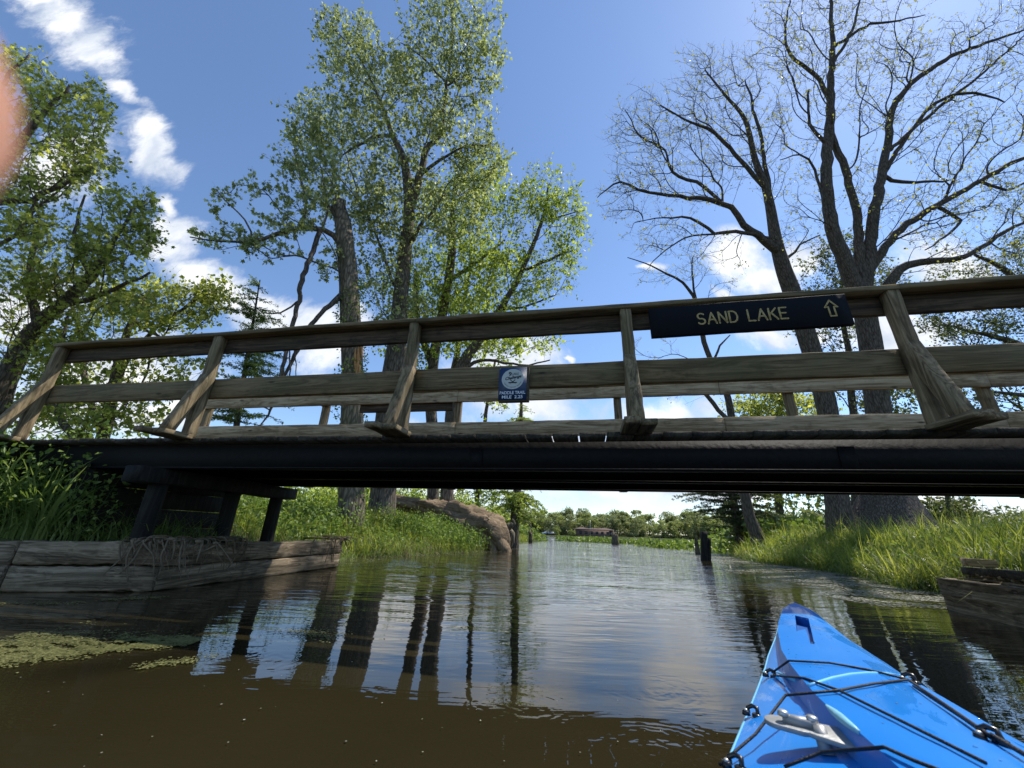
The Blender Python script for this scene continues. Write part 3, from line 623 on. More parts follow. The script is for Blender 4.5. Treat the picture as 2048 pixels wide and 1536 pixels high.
        w0 = tip_r * .6; mid_ = tpos + tdir * tlen[:, None] * .5; end_ = mid_ + t2 * tlen[:, None] * .5
        tb.add(*tubes(tpos - o0, mid_ - o0, np.full(len(TI), w0), np.full(len(TI), w0 * .75), 3)); tb.add(*tubes(mid_ - o0, end_ - o0, np.full(len(TI), w0 * .75), np.full(len(TI), w0 * .45), 3))
        tb.build('branches', M[barkm], root, True)
        if leaf:
            cn1 = rg.poisson(per * .42, len(TI)); I = np.repeat(np.arange(len(TI)), cn1); tt = rg.uniform(.15, 1.05, (len(I), 1))
            C = np.where(tt < .5, tpos[I] + (mid_[I] - tpos[I]) * tt * 2, mid_[I] + (end_[I] - mid_[I]) * (tt - .5) * 2) + rg.normal(0, spread * .42, (len(I), 3))
            w = np.where(rr[E] > .014, 0, alltwigs * .6); I2 = np.repeat(np.arange(len(E)), rg.poisson(per * w)); t3 = rg.uniform(.3, 1, (len(I2), 1)); C = np.concatenate([C, ma[I2] + (p1[I2] - ma[I2]) * t3 + rg.normal(0, spread * .5, (len(I2), 3))]); I = np.concatenate([I, I2])
            C[:, 2] -= np.abs(rg.normal(0, spread * .3, len(I)))
            Dd = rg.normal(0, .8, (len(I), 3)); Dd[:, 2] -= .6; Nn = rg.normal(0, .8, (len(I), 3)); Nn[:, 2] += 1.0
            ls = lsize * rg.choice([.55, .8, 1.0, 1.25], len(I)) * rg.uniform(.85, 1.15, len(I))
            if lobe: V, Fc = lobed(C - o0, Dd, norm(Nn), ls, rg)
            else: V, Fc = kites(C - o0, Dd, norm(Nn), ls * 1.25, ls * .95)
            link(crown, mesh_np(crown, V, [Fc]), M[leaf], root)
    return root
# left bank -----------------------------------------------------------
tree('maple_tree', 'tall maple at the top left edge with sparse sunlit foliage against clouds',
     [[(-150, 900, 7.5, 60), (-110, 600, 7.3, 50), (-60, 400, 7, 34), (20, 310, 6.8, 20), (90, 225, 6.6, 10), (140, 170, 6.5, 5)], [(-60, 400, 7, 20), (60, 400, 6.6, 12), (190, 330, 6.3, 6)], [(-70, 420, 7, 22), (-40, 250, 6.8, 14), (20, 150, 6.6, 7), (60, 110, 6.5, 4)]],
     [(60, 190, 85, 85, 6.7, .9, 330), (160, 240, 70, 80, 6.6, .8, 300), (80, 330, 120, 70, 6.6, 1.0, 420), (190, 330, 45, 40, 6.5, .6, 110), (20, 430, 110, 70, 6.8, 1, 350), (20, 110, 40, 30, 6.8, .6, 70)],
     'leaf_left', .075, 3.6, .1, seed=11, twl=.24, alltwigs=.2, lobe=True)
tree('maple_tree', 'leaning maple with dark dense foliage over the left bridge end',
     [[(-40, 900, 9.5, 50), (20, 740, 9.2, 38), (75, 650, 9, 30), (120, 610, 8.8, 24), (180, 550, 8.5, 18), (235, 475, 8.2, 9), (262, 420, 8, 4)], [(120, 612, 8.8, 16), (200, 590, 8.5, 10), (300, 545, 8.2, 5)], [(75, 650, 9, 20), (60, 540, 8.8, 12), (80, 440, 8.5, 6)], [(180, 550, 8.5, 12), (150, 470, 8.3, 7), (170, 390, 8.2, 4)]],
     [(230, 480, 100, 80, 8.3, 1.1, 421), (120, 520, 120, 90, 8.7, 1.2, 442), (290, 440, 35, 55, 8.2, .7, 102), (30, 590, 120, 90, 9, 1.2, 340), (180, 600, 130, 50, 8.7, 1, 285), (250, 400, 60, 30, 8.2, .6, 88), (60, 700, 90, 60, 9, .9, 176)],
     'leaf_left', .095, 2.7, .13, seed=12, alltwigs=.2, twl=.34, lobe=True)
tree('maple_tree', 'round-crowned multi-stem maple just right of the leftmost rail post',
     [[(200, 900, 12, 26), (215, 830, 12, 24), (235, 740, 11.8, 20), (262, 640, 11.6, 12), (290, 590, 11.5, 8)], [(225, 790, 12, 14), (270, 700, 11.8, 10), (350, 630, 11.5, 7), (420, 580, 11.3, 4)], [(200, 860, 12, 14), (170, 760, 12, 12), (160, 670, 12, 9), (140, 600, 12, 5)], [(262, 640, 11.6, 8), (330, 680, 11.4, 5), (400, 700, 11.2, 3)]],
     [(340, 610, 110, 55, 11.5, 1.3, 560), (420, 590, 45, 35, 11.3, .8, 150), (230, 620, 100, 60, 11.7, 1.2, 360), (310, 740, 110, 70, 11.5, 1.2, 330), (170, 760, 130, 90, 12, 1.2, 400), (270, 830, 80, 40, 11.5, 1, 150), (100, 840, 110, 50, 11.5, 1, 220)],
     'leaf_left', .12, 2.7, .15, seed=13, twl=.42, alltwigs=.2)
tree('slender_tree', 'thin dark-stemmed sapling standing between the first two rail posts',
     [[(150, 900, 9, 16), (128, 850, 9, 15), (112, 790, 9, 12), (118, 700, 8.9, 8), (140, 620, 8.8, 4)]],
     [(130, 700, 70, 80, 8.9, .8, 160), (90, 790, 60, 50, 9, .7, 110), (170, 830, 50, 40, 9, .6, 60)], 'leaf_left', .085, 6, .13, seed=14)
# larch with feathery tiers
def conifer(name, label, trunk, tiers, Y, seed, leaf='leaf_needle', size=.075, dens=1.0, droop=.25):
    rg = np.random.default_rng(seed); P = [[*at(x, y, yy), w * .5 * depth(at(x, y, yy)) / F] for x, y, yy, w in trunk]
    g_ = gz(P[0][0], P[0][1]); P = [[P[0][0], P[0][1], min(g_ - .3, P[0][2] - .3), P[0][3] * 1.3]] + P; P = smooth_path(P, .25)
    o0 = np.array([P[0][0], P[0][1], g_]); root = empty(name, o0); tag(root, label, 'tree')
    mb = MB(); mb.add(*path_tube(P[:, :3] - o0, P[:, 3], 10, .05, seed)); mb.build('trunk', M['bark_dark'], root, True)
    tb = MB(); LC = []; LD = []
    for (x, y, rx, n) in tiers:                       # tier at pixel height y, half spread rx pixels
        c = at(x, y, Y); j = int(np.argmin(np.abs(P[:, 2] - c[2]))); c = P[j, :3]; R = rx * depth(c) / F
        for k in range(n):
            a = rg.uniform(0, 6.283); ln = R * rg.uniform(.6, 1.1); d = np.array([math.cos(a), math.sin(a), rg.uniform(.1, .35)])
            st = c + [0, 0, rg.uniform(-.15, .15)]; ns_ = 8; pts = [st + d * ln * s - np.array([0, 0, droop * ln * s * s * 1.3]) for s in np.linspace(0, 1, ns_)]; pts = np.array(pts) + rg.normal(0, .012 * ln, (ns_, 3))
            tb.add(*path_tube(pts - o0, np.linspace(.009 * ln ** .5 + .003, .002, ns_), 4, 0, 1, False))
            for s in range(1, ns_):
                for q_ in range(max(1, int(3.2 * ln * dens))):
                    side = np.cross(d, [0, 0, 1]) * rg.choice([-1, 1]); tw = side * rg.uniform(.3, 1) + d * .6 + np.array([0, 0, -droop * .8 * rg.uniform(0, 1)]); tl = ln * .3 * rg.uniform(.4, 1) * (1.15 - s / ns_)
                    e0 = pts[s] + (pts[s - 1] - pts[s]) * rg.uniform(0, 1); e1 = e0 + tw * tl
                    tb.add(*tubes(np.array([e0 - o0]), np.array([e1 - o0]), np.array([.004]), np.array([.0015]), 3))
                    m_ = max(4, int(tl * 60)); tt = rg.uniform(0, 1, (m_, 1)); LC.append(e0 + (e1 - e0) * tt + rg.normal(0, .012, (m_, 3))); LD.append(tw * .8 + rg.normal(0, .6, (m_, 3)) + [0, 0, -.25])
    tb.build('branches', M['bark_dark'], root, True)
    C = np.concatenate(LC) - o0; D = np.concatenate(LD); n = len(C); V, Fc = kites(C, D, norm(rg.normal(0, 1, (n, 3)) + [0, 0, .8]), size * rg.uniform(.7, 1.3, n), size * .34 * rg.uniform(.7, 1.3, n), .1)
    link('crown', mesh_np('crown', V, [Fc]), M[leaf], root); return root
conifer('larch_tree', 'wispy young larch with see-through tiers left of the broken trunk', [(462, 900, 12, 13), (475, 840, 12, 11), (490, 740, 12, 8), (505, 650, 12, 5), (520, 560, 12, 2)],
        [(520, 572, 30, 9), (515, 590, 42, 8), (510, 615, 60, 9), (505, 640, 80, 9), (500, 665, 70, 7), (496, 690, 85, 8), (492, 715, 85, 9), (488, 740, 100, 9), (482, 765, 95, 8), (478, 795, 100, 8), (474, 820, 90, 8), (470, 845, 90, 7)], 12, 21)
conifer('cypress_tree', 'young cypress with feathery drooping sprays just beyond the fallen log', [(1028, 1068, 17, 20), (1031, 1020, 17, 18), (1036, 960, 17, 15), (1040, 880, 17, 11), (1043, 800, 17, 5)],
        [(1043, 812, 26, 8), (1042, 835, 45, 8), (1041, 860, 50, 8), (1040, 890, 55, 8), (1038, 920, 60, 9), (1036, 950, 65, 10), (1034, 985, 78, 13), (1032, 1005, 62, 12), (1030, 1025, 45, 10), (1029, 1040, 50, 8)], 17, 22, 'leaf_yellow', .09, 1.0, .5)
conifer('cypress_tree', 'dark layered cypress on the right bank beside the small leaning tree', [(1482, 1085, 17, 20), (1476, 1050, 17, 18), (1468, 1010, 17, 15), (1462, 975, 17, 12), (1458, 930, 17, 7), (1457, 900, 17, 3)],
        [(1458, 915, 40, 8), (1460, 940, 65, 9), (1461, 960, 80, 9), (1463, 978, 92, 11), (1465, 992, 100, 12), (1467, 1005, 100, 12), (1470, 1018, 95, 11), (1473, 1032, 80, 10), (1476, 1046, 80, 10), (1480, 1060, 60, 7)], 17, 23, 'leaf_dim', .08, .9, .22)
# snag with its surviving limb
tree('broken_tree', 'thick broken-topped dead trunk with one leafy limb reaching left',
     [[(703, 1010, 10.5, 66), (702, 960, 10.5, 58), (703, 860, 10.5, 54), (706, 760, 10.5, 52), (702, 640, 10.4, 48), (697, 560, 10.4, 46), (690, 490, 10.3, 42), (684, 440, 10.3, 37), (675, 403, 10.3, 27)],
      [(690, 500, 10.3, 18), (668, 470, 10.1, 15), (645, 460, 9.9, 13), (600, 456, 9.6, 12), (555, 468, 9.4, 10), (500, 482, 9.2, 7), (440, 482, 9, 5), (380, 474, 8.9, 3)],
      [(688, 460, 10.3, 14), (668, 430, 10.2, 10), (656, 403, 10.2, 6)],
      [(600, 456, 9.6, 7), (612, 410, 9.5, 5), (600, 350, 9.4, 4), (585, 300, 9.3, 2)], [(505, 482, 9.2, 5), (490, 440, 9.1, 4), (450, 400, 9, 3), (432, 378, 9, 2)], [(645, 460, 9.9, 6), (655, 410, 9.8, 5), (640, 330, 9.7, 3)]],
     [(455, 475, 75, 30, 9.1, .5, 90), (440, 400, 28, 30, 9.0, .3, 30), (540, 500, 75, 35, 9.3, .5, 70), (585, 430, 70, 50, 9.4, .6, 170), (560, 340, 30, 55, 9.3, .4, 70), (640, 350, 60, 70, 9.6, .7, 260), (660, 520, 30, 40, 9.9, .4, 40), (500, 380, 45, 30, 9.2, .4, 40)],
     'leaf_maple', .095, 4.5, .08, 'bark_snag', seed=31, lobe=True, alltwigs=.1, twl=.22, tip_r=.004)
sn = [o for o in COL.objects if o.name == 'broken_tree'][0]; o0 = np.array(sn.location)
mh = MB(); rg = np.random.default_rng(5)
for k in range(7):                                     # bare orange wood where the bark has come away
    x = 718 + rg.uniform(-8, 7); y = 700 + k * 11; pa = at(x, y - 26, 10.17); pb = at(x + rg.uniform(-3, 3), y + 22, 10.17); mh.add(*path_tube(np.linspace(pa, pb, 5) - o0, np.array([.01, .035, .045, .035, .01]), 6, .3, k))
mh.build('bare_wood', M['heart'], sn, True)
# splintered crown of the snag
ms = MB()
for k in range(12):
    x = 664 + k * 2.4; pa = at(x, 418, 10.3 + rg.uniform(-.2, .2)); pb = at(x + rg.uniform(-3, 1), 398 - rg.uniform(-8, 9) + k * .5, 10.3); ms.add(*path_tube(np.linspace(pa, pb, 3) - o0, np.array([.045, .03, .006]), 5, .2, k))
ms.build('splintered_top', M['bark_snag'], sn, False)
# vines and small leaves creeping up it
C = []; 
for k in range(2600):
    y = rg.uniform(520, 1000); a = rg.uniform(0, 6.28); c = at(703 + (0 if y > 640 else (y - 640) * .06), y, 10.45); r_ = .37 + rg.uniform(0, .13) ** 1.0 * (1 if rg.random() < .5 else .3); 
    if math.sin(y * .045 + a * 1.0) > -.2: C.append(c + [math.cos(a) * r_, math.sin(a) * r_, 0])
C = np.array(C) - o0; n = len(C); V, Fc = kites(C, rg.normal(0, 1, (n, 3)) + [0, 0, -.4], norm(rg.normal(0, 1, (n, 3))), rg.uniform(.05, .12, n), rg.uniform(.03, .08, n))
link('vine', mesh_np('vine', V, [Fc]), M['weed'], sn)
# the hanging broken limb
hl = empty('hanging_branch', at(640, 462, 9.7)); tag(hl, 'long dead branch hanging down from the broken trunk\'s limb with dangling twigs', 'branch'); h0 = np.array(hl.location)
def wp(lst, step=.15):
    P = smooth_path([[*at(x, y, Y), w * .5 * depth(at(x, y, Y)) / F] for x, y, Y, w in lst], step); return P
mb = MB()
for i, lst in enumerate(([(640, 462, 9.7, 10), (622, 510, 9.6, 9), (606, 550, 9.5, 10), (598, 600, 9.5, 8), (585, 650, 9.4, 8), (572, 700, 9.4, 8), (556, 780, 9.3, 7), (535, 830, 9.3, 4), (515, 860, 9.3, 2)],
                         [(683, 590, 10.2, 12), (660, 612, 10, 10), (635, 632, 9.8, 9), (612, 668, 9.7, 8), (585, 720, 9.6, 7), (560, 770, 9.5, 5)],
                         [(578, 690, 9.4, 3), (580, 740, 9.4, 3), (572, 800, 9.4, 2)], [(586, 680, 9.5, 3), (592, 730, 9.4, 2), (590, 780, 9.4, 1.5)], [(600, 600, 9.5, 4), (560, 625, 9.4, 3), (520, 622, 9.3, 2), (505, 600, 9.3, 1.5)],
                         [(556, 780, 9.3, 4), (600, 800, 9.3, 3), (640, 810, 9.3, 2), (665, 825, 9.3, 1.5)], [(540, 820, 9.3, 3), (500, 800, 9.2, 2), (450, 830, 9.2, 1.5)])):
    P = wp(lst); P[1:-1, :3] += rg.normal(0, .014, (len(P) - 2, 3)); mb.add(*path_tube(P[:, :3] - h0, P[:, 3], 7, .12, 60 + i))
mb.build('dead_limb', M['bark_dark'], hl, True)
# central maple
tree('maple_tree', 'tallest silver-leaved maple rising above the middle of the bridge',
     [[(765, 1000, 13, 60), (772, 860, 12.8, 56), (782, 780, 12.6, 52), (795, 690, 12.4, 44), (801, 600, 12.1, 36), (810, 500, 11.8, 30), (818, 420, 11.5, 26), (812, 340, 11.2, 20), (800, 300, 11, 15), (785, 272, 10.9, 12), (760, 200, 10.6, 7), (715, 110, 10.3, 4), (670, 60, 10.2, 2)],
      [(818, 420, 11.5, 22), (836, 370, 11.3, 19), (848, 310, 11.1, 15), (858, 290, 11, 12), (882, 265, 10.9, 9), (892, 180, 10.6, 7), (905, 80, 10.3, 5), (900, 0, 10.1, 3), (890, -40, 10, 2)],
      [(785, 272, 10.9, 9), (745, 275, 10.8, 7), (700, 300, 10.7, 4), (680, 320, 10.7, 2)], [(848, 345, 11.2, 9), (880, 320, 11, 7), (930, 295, 10.8, 4), (980, 290, 10.7, 2)],
      [(895, 170, 10.6, 5), (930, 155, 10.5, 4), (990, 160, 10.4, 2)], [(892, 165, 10.6, 5), (850, 120, 10.4, 4), (800, 85, 10.3, 2)], [(812, 500, 11.8, 12), (850, 440, 11.5, 8), (890, 390, 11.3, 4)], [(800, 600, 12.1, 10), (770, 520, 11.8, 7), (740, 440, 11.5, 4), (700, 380, 11.3, 3)]],
     [(700, 110, 62, 85, 10.4, .9, 430), (655, 50, 30, 45, 10.2, .5, 90), (760, 170, 70, 70, 10.6, 1, 330), (905, 60, 95, 90, 10.2, .9, 620), (870, 150, 90, 60, 10.5, .9, 360), (960, 130, 45, 70, 10.4, .6, 170), (810, 110, 40, 35, 10.4, .5, 80),
      (660, 240, 75, 70, 10.7, 1, 430), (610, 280, 40, 60, 10.5, .6, 150), (790, 270, 110, 80, 10.9, 1.2, 520), (920, 250, 80, 70, 10.8, 1, 300), (960, 330, 65, 50, 10.9, .8, 260), (700, 380, 90, 75, 11.2, 1.2, 420), (800, 400, 110, 90, 11.4, 1.2, 480), (760, 520, 80, 90, 11.9, 1.2, 320), (900, 420, 90, 80, 11.4, 1.1, 330), (800, 640, 70, 60, 12.2, 1, 150)],
     'leaf_maple', .105, 4.6, .11, seed=41, bf=.3, twl=.4, twup=.45, alltwigs=.25)
tree('maple_tree', 'yellow-green maple with twin trunks behind the tallest silver-leaved one',
     [[(866, 1000, 16, 28), (866, 880, 16, 26), (862, 800, 16, 26), (870, 700, 15.8, 24), (890, 600, 15.6, 22), (905, 500, 15.3, 18), (905, 420, 15, 12), (912, 350, 14.8, 6)], [(868, 740, 15.9, 18), (835, 640, 15.7, 14), (830, 540, 15.4, 8)], [(900, 560, 15.5, 10), (960, 520, 15.2, 7), (1010, 480, 15, 4)]],
     [(910, 420, 100, 80, 15, 1.3, 520), (960, 360, 60, 60, 14.8, 1, 260), (900, 540, 110, 80, 15.3, 1.3, 480), (840, 590, 90, 70, 15.5, 1.2, 360), (980, 520, 70, 70, 15.2, 1, 260), (900, 650, 130, 55, 15.6, 1.2, 360), (810, 700, 60, 60, 15.6, 1, 150)],
     'leaf_yellow', .125, 4.6, .16, seed=42, twl=.48, alltwigs=.25)
tree('maple_tree', 'slanting light-green maple whose round crown stands right of the tall group',
     [[(893, 1000, 15, 32), (905, 860, 15, 30), (922, 740, 14.8, 30), (950, 690, 14.6, 22), (1000, 620, 14.3, 15), (1045, 540, 14, 12), (1085, 440, 13.8, 8), (1098, 370, 13.7, 4)], [(1045, 540, 14, 8), (1110, 515, 13.8, 6), (1150, 500, 13.6, 3)], [(1000, 620, 14.3, 6), (1060, 610, 14, 5), (1110, 590, 13.9, 3)], [(925, 740, 14.8, 12), (965, 720, 14.6, 8), (1040, 730, 14.3, 5), (1100, 720, 14.2, 3)], [(1085, 440, 13.8, 4), (1130, 430, 13.7, 3), (1170, 420, 13.6, 2)]],
     [(1090, 390, 62, 60, 13.8, 1, 330), (1130, 450, 50, 70, 13.7, .9, 260), (1040, 430, 70, 80, 13.9, 1, 260), (1110, 540, 60, 60, 13.8, .9, 200), (1040, 560, 80, 70, 14, 1, 220), (980, 620, 80, 45, 14.3, 1, 220), (1060, 680, 80, 35, 14.2, 1, 130), (960, 700, 90, 40, 14.5, 1, 160)],
     'leaf_yellow', .11, 3.8, .13, seed=43, twl=.5, twup=.35, alltwigs=.25)
tree('slender_tree', 'slim upright grey trunk standing between the tall maples behind the rail',
     [[(890, 1005, 18, 20), (893, 900, 18, 18), (900, 800, 18, 17), (915, 700, 17.8, 14), (930, 600, 17.5, 9), (945, 500, 17.2, 5)]],
     [(940, 540, 60, 90, 17.3, 1, 200), (900, 640, 70, 50, 17.6, 1, 130), (1000, 690, 70, 30, 17.5, 1, 90)], 'leaf_yellow', .12, 6, .15, seed=44)
tree('slender_tree', 'thin sapling with dark stem leaning beside the trail marker',
     [[(953, 1040, 19, 12), (958, 960, 19, 11), (970, 840, 19, 9), (990, 720, 18.8, 5)]],
     [(985, 760, 70, 60, 18.9, 1, 110), (960, 960, 50, 30, 19, .8, 60), (1000, 980, 45, 25, 19, .8, 60)], 'leaf_yellow', .12, 7, .15, seed=45)
# right bank ----------------------------------------------------------
tree('bare_tree', 'tall leaning tree with grey trunk and almost leafless fan of twigs',
     [[(1682, 1052, 12, 62), (1672, 985, 12, 50), (1662, 880, 12, 46), (1650, 800, 11.9, 44), (1622, 700, 11.7, 42), (1590, 600, 11.5, 40), (1568, 540, 11.3, 34), (1552, 480, 11.1, 28), (1540, 410, 10.9, 22), (1530, 370, 10.8, 18), (1510, 320, 10.6, 14), (1490, 240, 10.3, 10), (1450, 190, 10.1, 6), (1410, 140, 10, 3)],
      [(1560, 510, 11.2, 24), (1530, 480, 11, 19), (1490, 450, 10.8, 16), (1460, 415, 10.7, 13), (1420, 400, 10.6, 11), (1360, 393, 10.4, 9), (1300, 385, 10.2, 7), (1240, 365, 10, 5), (1195, 395, 9.9, 2)],
      [(1460, 415, 10.7, 9), (1410, 375, 10.5, 8), (1345, 345, 10.4, 7), (1330, 300, 10.2, 5), (1280, 270, 10, 4), (1250, 220, 9.9, 2)],
      [(1530, 375, 10.8, 12), (1480, 320, 10.6, 10), (1430, 265, 10.4, 8), (1370, 240, 10.2, 5), (1320, 210, 10, 3)], [(1540, 395, 10.9, 12), (1525, 300, 10.6, 9), (1505, 210, 10.3, 6), (1490, 160, 10.1, 3)],
      [(1535, 480, 11, 12), (1470, 462, 10.8, 9), (1430, 468, 10.7, 8), (1380, 435, 10.5, 6), (1310, 435, 10.3, 3), (1270, 445, 10.2, 2)], [(1430, 468, 10.7, 5), (1370, 475, 10.5, 4), (1320, 510, 10.4, 3), (1300, 530, 10.3, 2)], [(1560, 540, 11.3, 9), (1600, 490, 11.1, 5), (1640, 470, 11, 3)]],
     [(1270, 300, 65, 100, 10, .8, 395), (1350, 230, 90, 80, 10.1, 1, 553), (1450, 180, 90, 85, 10.2, 1, 606), (1240, 400, 55, 45, 10, .6, 144), (1370, 350, 110, 70, 10.4, 1, 434), (1470, 300, 80, 70, 10.5, 1, 342), (1540, 300, 50, 110, 10.6, .8, 263), (1330, 470, 80, 50, 10.4, .7, 210), (1430, 500, 70, 40, 10.7, .7, 118), (1590, 470, 60, 40, 11, .6, 105), (1400, 120, 50, 40, 10, .6, 118)],
     'leaf_bud', .055, 1.5, .05, 'bark_dark', seed=51, bf=.3, tip_r=.0042, jit=.1, exp=2.05, alltwigs=.1, twn=2, twl=.34)
tree('bare_tree', 'massive many-stemmed old tree with flared base on the right bank',
     [[(1786, 1062, 12, 215), (1780, 1035, 12, 155), (1775, 1000, 12, 118), (1771, 970, 12, 92), (1765, 900, 12, 58), (1755, 800, 11.8, 52), (1742, 700, 11.6, 48), (1728, 620, 11.4, 46), (1716, 572, 11.3, 44)],
      [(1718, 590, 11.3, 38), (1690, 530, 11.1, 34), (1668, 470, 10.9, 30), (1655, 400, 10.7, 26), (1654, 320, 10.5, 24), (1660, 240, 10.3, 20), (1662, 160, 10.1, 15), (1665, 90, 9.9, 11), (1662, 0, 9.7, 7), (1670, -60, 9.6, 4)],
      [(1722, 580, 11.3, 28), (1718, 500, 11.1, 22), (1712, 420, 10.9, 18), (1690, 340, 10.7, 16), (1668, 285, 10.5, 14), (1662, 262, 10.4, 12)],
      [(1728, 590, 11.3, 34), (1738, 520, 11.1, 28), (1748, 430, 10.8, 24), (1762, 360, 10.6, 20), (1775, 290, 10.4, 17), (1785, 220, 10.2, 14), (1830, 160, 10, 12), (1900, 115, 9.8, 10), (1960, 90, 9.6, 7), (2048, 60, 9.4, 4)],
      [(1740, 540, 11.2, 22), (1790, 470, 11, 18), (1850, 425, 10.8, 15), (1920, 385, 10.6, 13), (1980, 350, 10.4, 11), (2048, 315, 10.2, 9), (2110, 290, 10, 5)],
      [(1762, 600, 11.2, 24), (1785, 555, 11, 24), (1815, 530, 10.9, 20), (1870, 522, 10.7, 16), (1930, 515, 10.5, 13), (1990, 475, 10.3, 10), (2060, 440, 10.1, 6)],
      [(1765, 350, 10.6, 12), (1830, 250, 10.3, 9), (1880, 200, 10.1, 8), (1950, 185, 9.9, 6), (2010, 205, 9.8, 3)], [(1780, 300, 10.4, 10), (1860, 230, 10.2, 8), (1960, 150, 9.9, 6), (2040, 80, 9.7, 3)],
      [(1660, 200, 10.2, 12), (1630, 150, 10, 9), (1580, 110, 9.8, 7), (1570, 60, 9.7, 5), (1580, 0, 9.6, 3)], [(1663, 130, 10, 8), (1700, 70, 9.8, 7), (1720, 0, 9.6, 4), (1735, -50, 9.5, 3)], [(1670, 90, 9.9, 8), (1740, 50, 9.8, 6), (1800, 40, 9.6, 4), (1850, 30, 9.6, 2)],
      [(1655, 290, 10.4, 10), (1620, 250, 10.2, 7), (1618, 180, 10, 5)], [(1875, 415, 10.7, 9), (1920, 440, 10.6, 7), (1880, 480, 10.5, 5), (1850, 500, 10.5, 3)], [(1785, 360, 10.6, 9), (1830, 365, 10.5, 7), (1900, 360, 10.4, 4)], [(1960, 360, 10.4, 8), (2010, 380, 10.3, 6), (2080, 350, 10.1, 4)],
      [(1652, 420, 10.8, 7), (1630, 340, 10.6, 6), (1600, 310, 10.4, 4), (1560, 320, 10.3, 2)]],
     [(1640, 60, 120, 110, 9.7, 1, 737), (1560, 80, 75, 90, 9.7, .8, 342), (1780, 60, 110, 90, 9.7, 1, 474), (1740, 180, 80, 110, 10.1, 1, 434), (1600, 230, 75, 90, 10.2, .8, 289), (1900, 120, 130, 90, 9.8, 1, 606), (2010, 80, 90, 110, 9.5, .8, 434), (1880, 260, 120, 90, 10.1, 1, 434), (2000, 260, 90, 70, 9.9, .8, 302), (1940, 380, 130, 80, 10.4, 1, 553), (2040, 400, 80, 80, 10.2, .8, 302), (1820, 440, 90, 60, 10.7, .8, 263), (1620, 400, 60, 80, 10.6, .7, 170), (1950, 500, 120, 45, 10.5, .8, 276), (1720, 370, 60, 80, 10.7, .7, 158)],
     'leaf_bud', .06, 1.8, .06, 'bark_dark', seed=52, bf=.3, tip_r=.0042, jit=.1, lump=.06, exp=2.05, alltwigs=.1, twn=2, twl=.34)
tree('ivy_trunk', 'slim straight trunk standing between the leaning tree and the massive one',
     [[(1712, 1052, 14, 22), (1711, 985, 14, 19), (1708, 860, 14, 17), (1700, 760, 13.9, 15), (1690, 640, 13.7, 11), (1685, 540, 13.4, 6), (1690, 480, 13.2, 3)]],
     [(1690, 520, 55, 75, 13.3, 1, 300), (1640, 560, 55, 60, 13.4, .9, 240), (1660, 650, 70, 60, 13.6, 1, 260), (1750, 560, 60, 60, 13.5, .9, 220), (1700, 760, 70, 50, 13.8, 1, 170)], 'leaf_dim', .085, 3.4, .12, 'bark_dark', seed=53)
tree('bare_tree', 'small crooked leaning tree with few twigs left of the hanging lake sign',
     [[(1513, 1078, 14, 34), (1500, 1030, 14, 26), (1488, 985, 14, 22), (1475, 900, 14, 18), (1464, 830, 14, 17), (1445, 770, 13.9, 14), (1420, 720, 13.8, 13), (1405, 665, 13.7, 12), (1395, 610, 13.6, 9), (1375, 575, 13.5, 7), (1335, 548, 13.4, 5), (1290, 525, 13.3, 3), (1255, 515, 13.2, 2)], [(1395, 610, 13.6, 7), (1386, 560, 13.5, 5), (1385, 515, 13.4, 3)],
      [(1460, 850, 14, 12), (1438, 820, 14, 11), (1405, 780, 13.9, 10), (1390, 750, 13.9, 5), (1380, 720, 13.9, 3)], [(1425, 730, 13.8, 7), (1440, 690, 13.7, 5), (1460, 670, 13.6, 3)]],
     [(1330, 550, 60, 30, 13.4, .6, 70), (1390, 540, 40, 40, 13.5, .5, 60), (1440, 580, 40, 40, 13.6, .5, 50), (1300, 700, 60, 25, 13.8, .6, 50), (1370, 780, 50, 30, 13.9, .6, 50)],
     'leaf_bud', .05, 1.2, .05, 'bark_dark', seed=54, bf=.4, tip_r=.004, jit=.14)
tree('leafy_tree', 'dark bushy tree seen between the rails behind the leaning trunk',
     [[(1560, 1055, 19, 18), (1560, 950, 19, 16), (1562, 860, 19, 12), (1560, 790, 19, 7), (1555, 760, 19, 4)]],
     [(1545, 810, 85, 50, 19, 1.6, 420), (1600, 830, 80, 50, 19, 1.5, 330), (1600, 960, 120, 55, 18, 1.6, 420), (1560, 760, 50, 28, 19, 1, 120), (1480, 830, 50, 30, 19, 1, 90)], 'leaf_left', .12, 5, .2, 'bark_dark', seed=55)
tree('leafy_tree', 'grey-green spreading tree filling the right edge above the handrail',
     [[(2130, 1050, 15, 60), (2120, 850, 14.8, 50), (2100, 700, 14.5, 36), (2060, 600, 14, 22), (2010, 540, 13.8, 12), (1950, 510, 13.6, 6)], [(2100, 720, 14.5, 24), (2010, 680, 14, 14), (1930, 660, 13.8, 7), (1880, 650, 13.7, 4)], [(2110, 800, 14.6, 18), (2030, 790, 14.2, 10), (1960, 780, 14, 5)]],
     [(1990, 560, 110, 60, 13.8, 1.2, 430), (1930, 650, 100, 55, 13.9, 1.2, 400), (2040, 650, 70, 70, 14, 1.2, 300), (1960, 770, 110, 45, 14.1, 1.2, 350), (2040, 500, 50, 40, 13.7, .8, 130), (1860, 600, 60, 40, 13.8, .8, 130), (2030, 850, 80, 40, 14.2, 1, 160)], 'leaf_dim', .085, 3.6, .13, 'bark_dark', seed=56, twl=.42)
tree('leafy_tree', 'small sunlit green tree low behind the massive flared trunk',
     [[(1900, 1060, 24, 12), (1895, 1000, 24, 9), (1890, 940, 24, 4)]], [(1830, 890, 90, 50, 23, 2, 200), (1780, 800, 60, 70, 22, 2, 220), (1900, 1010, 60, 25, 24, 1.5, 120)], 'leaf_dim', .16, 8, .3, 'bark_dark', seed=57)
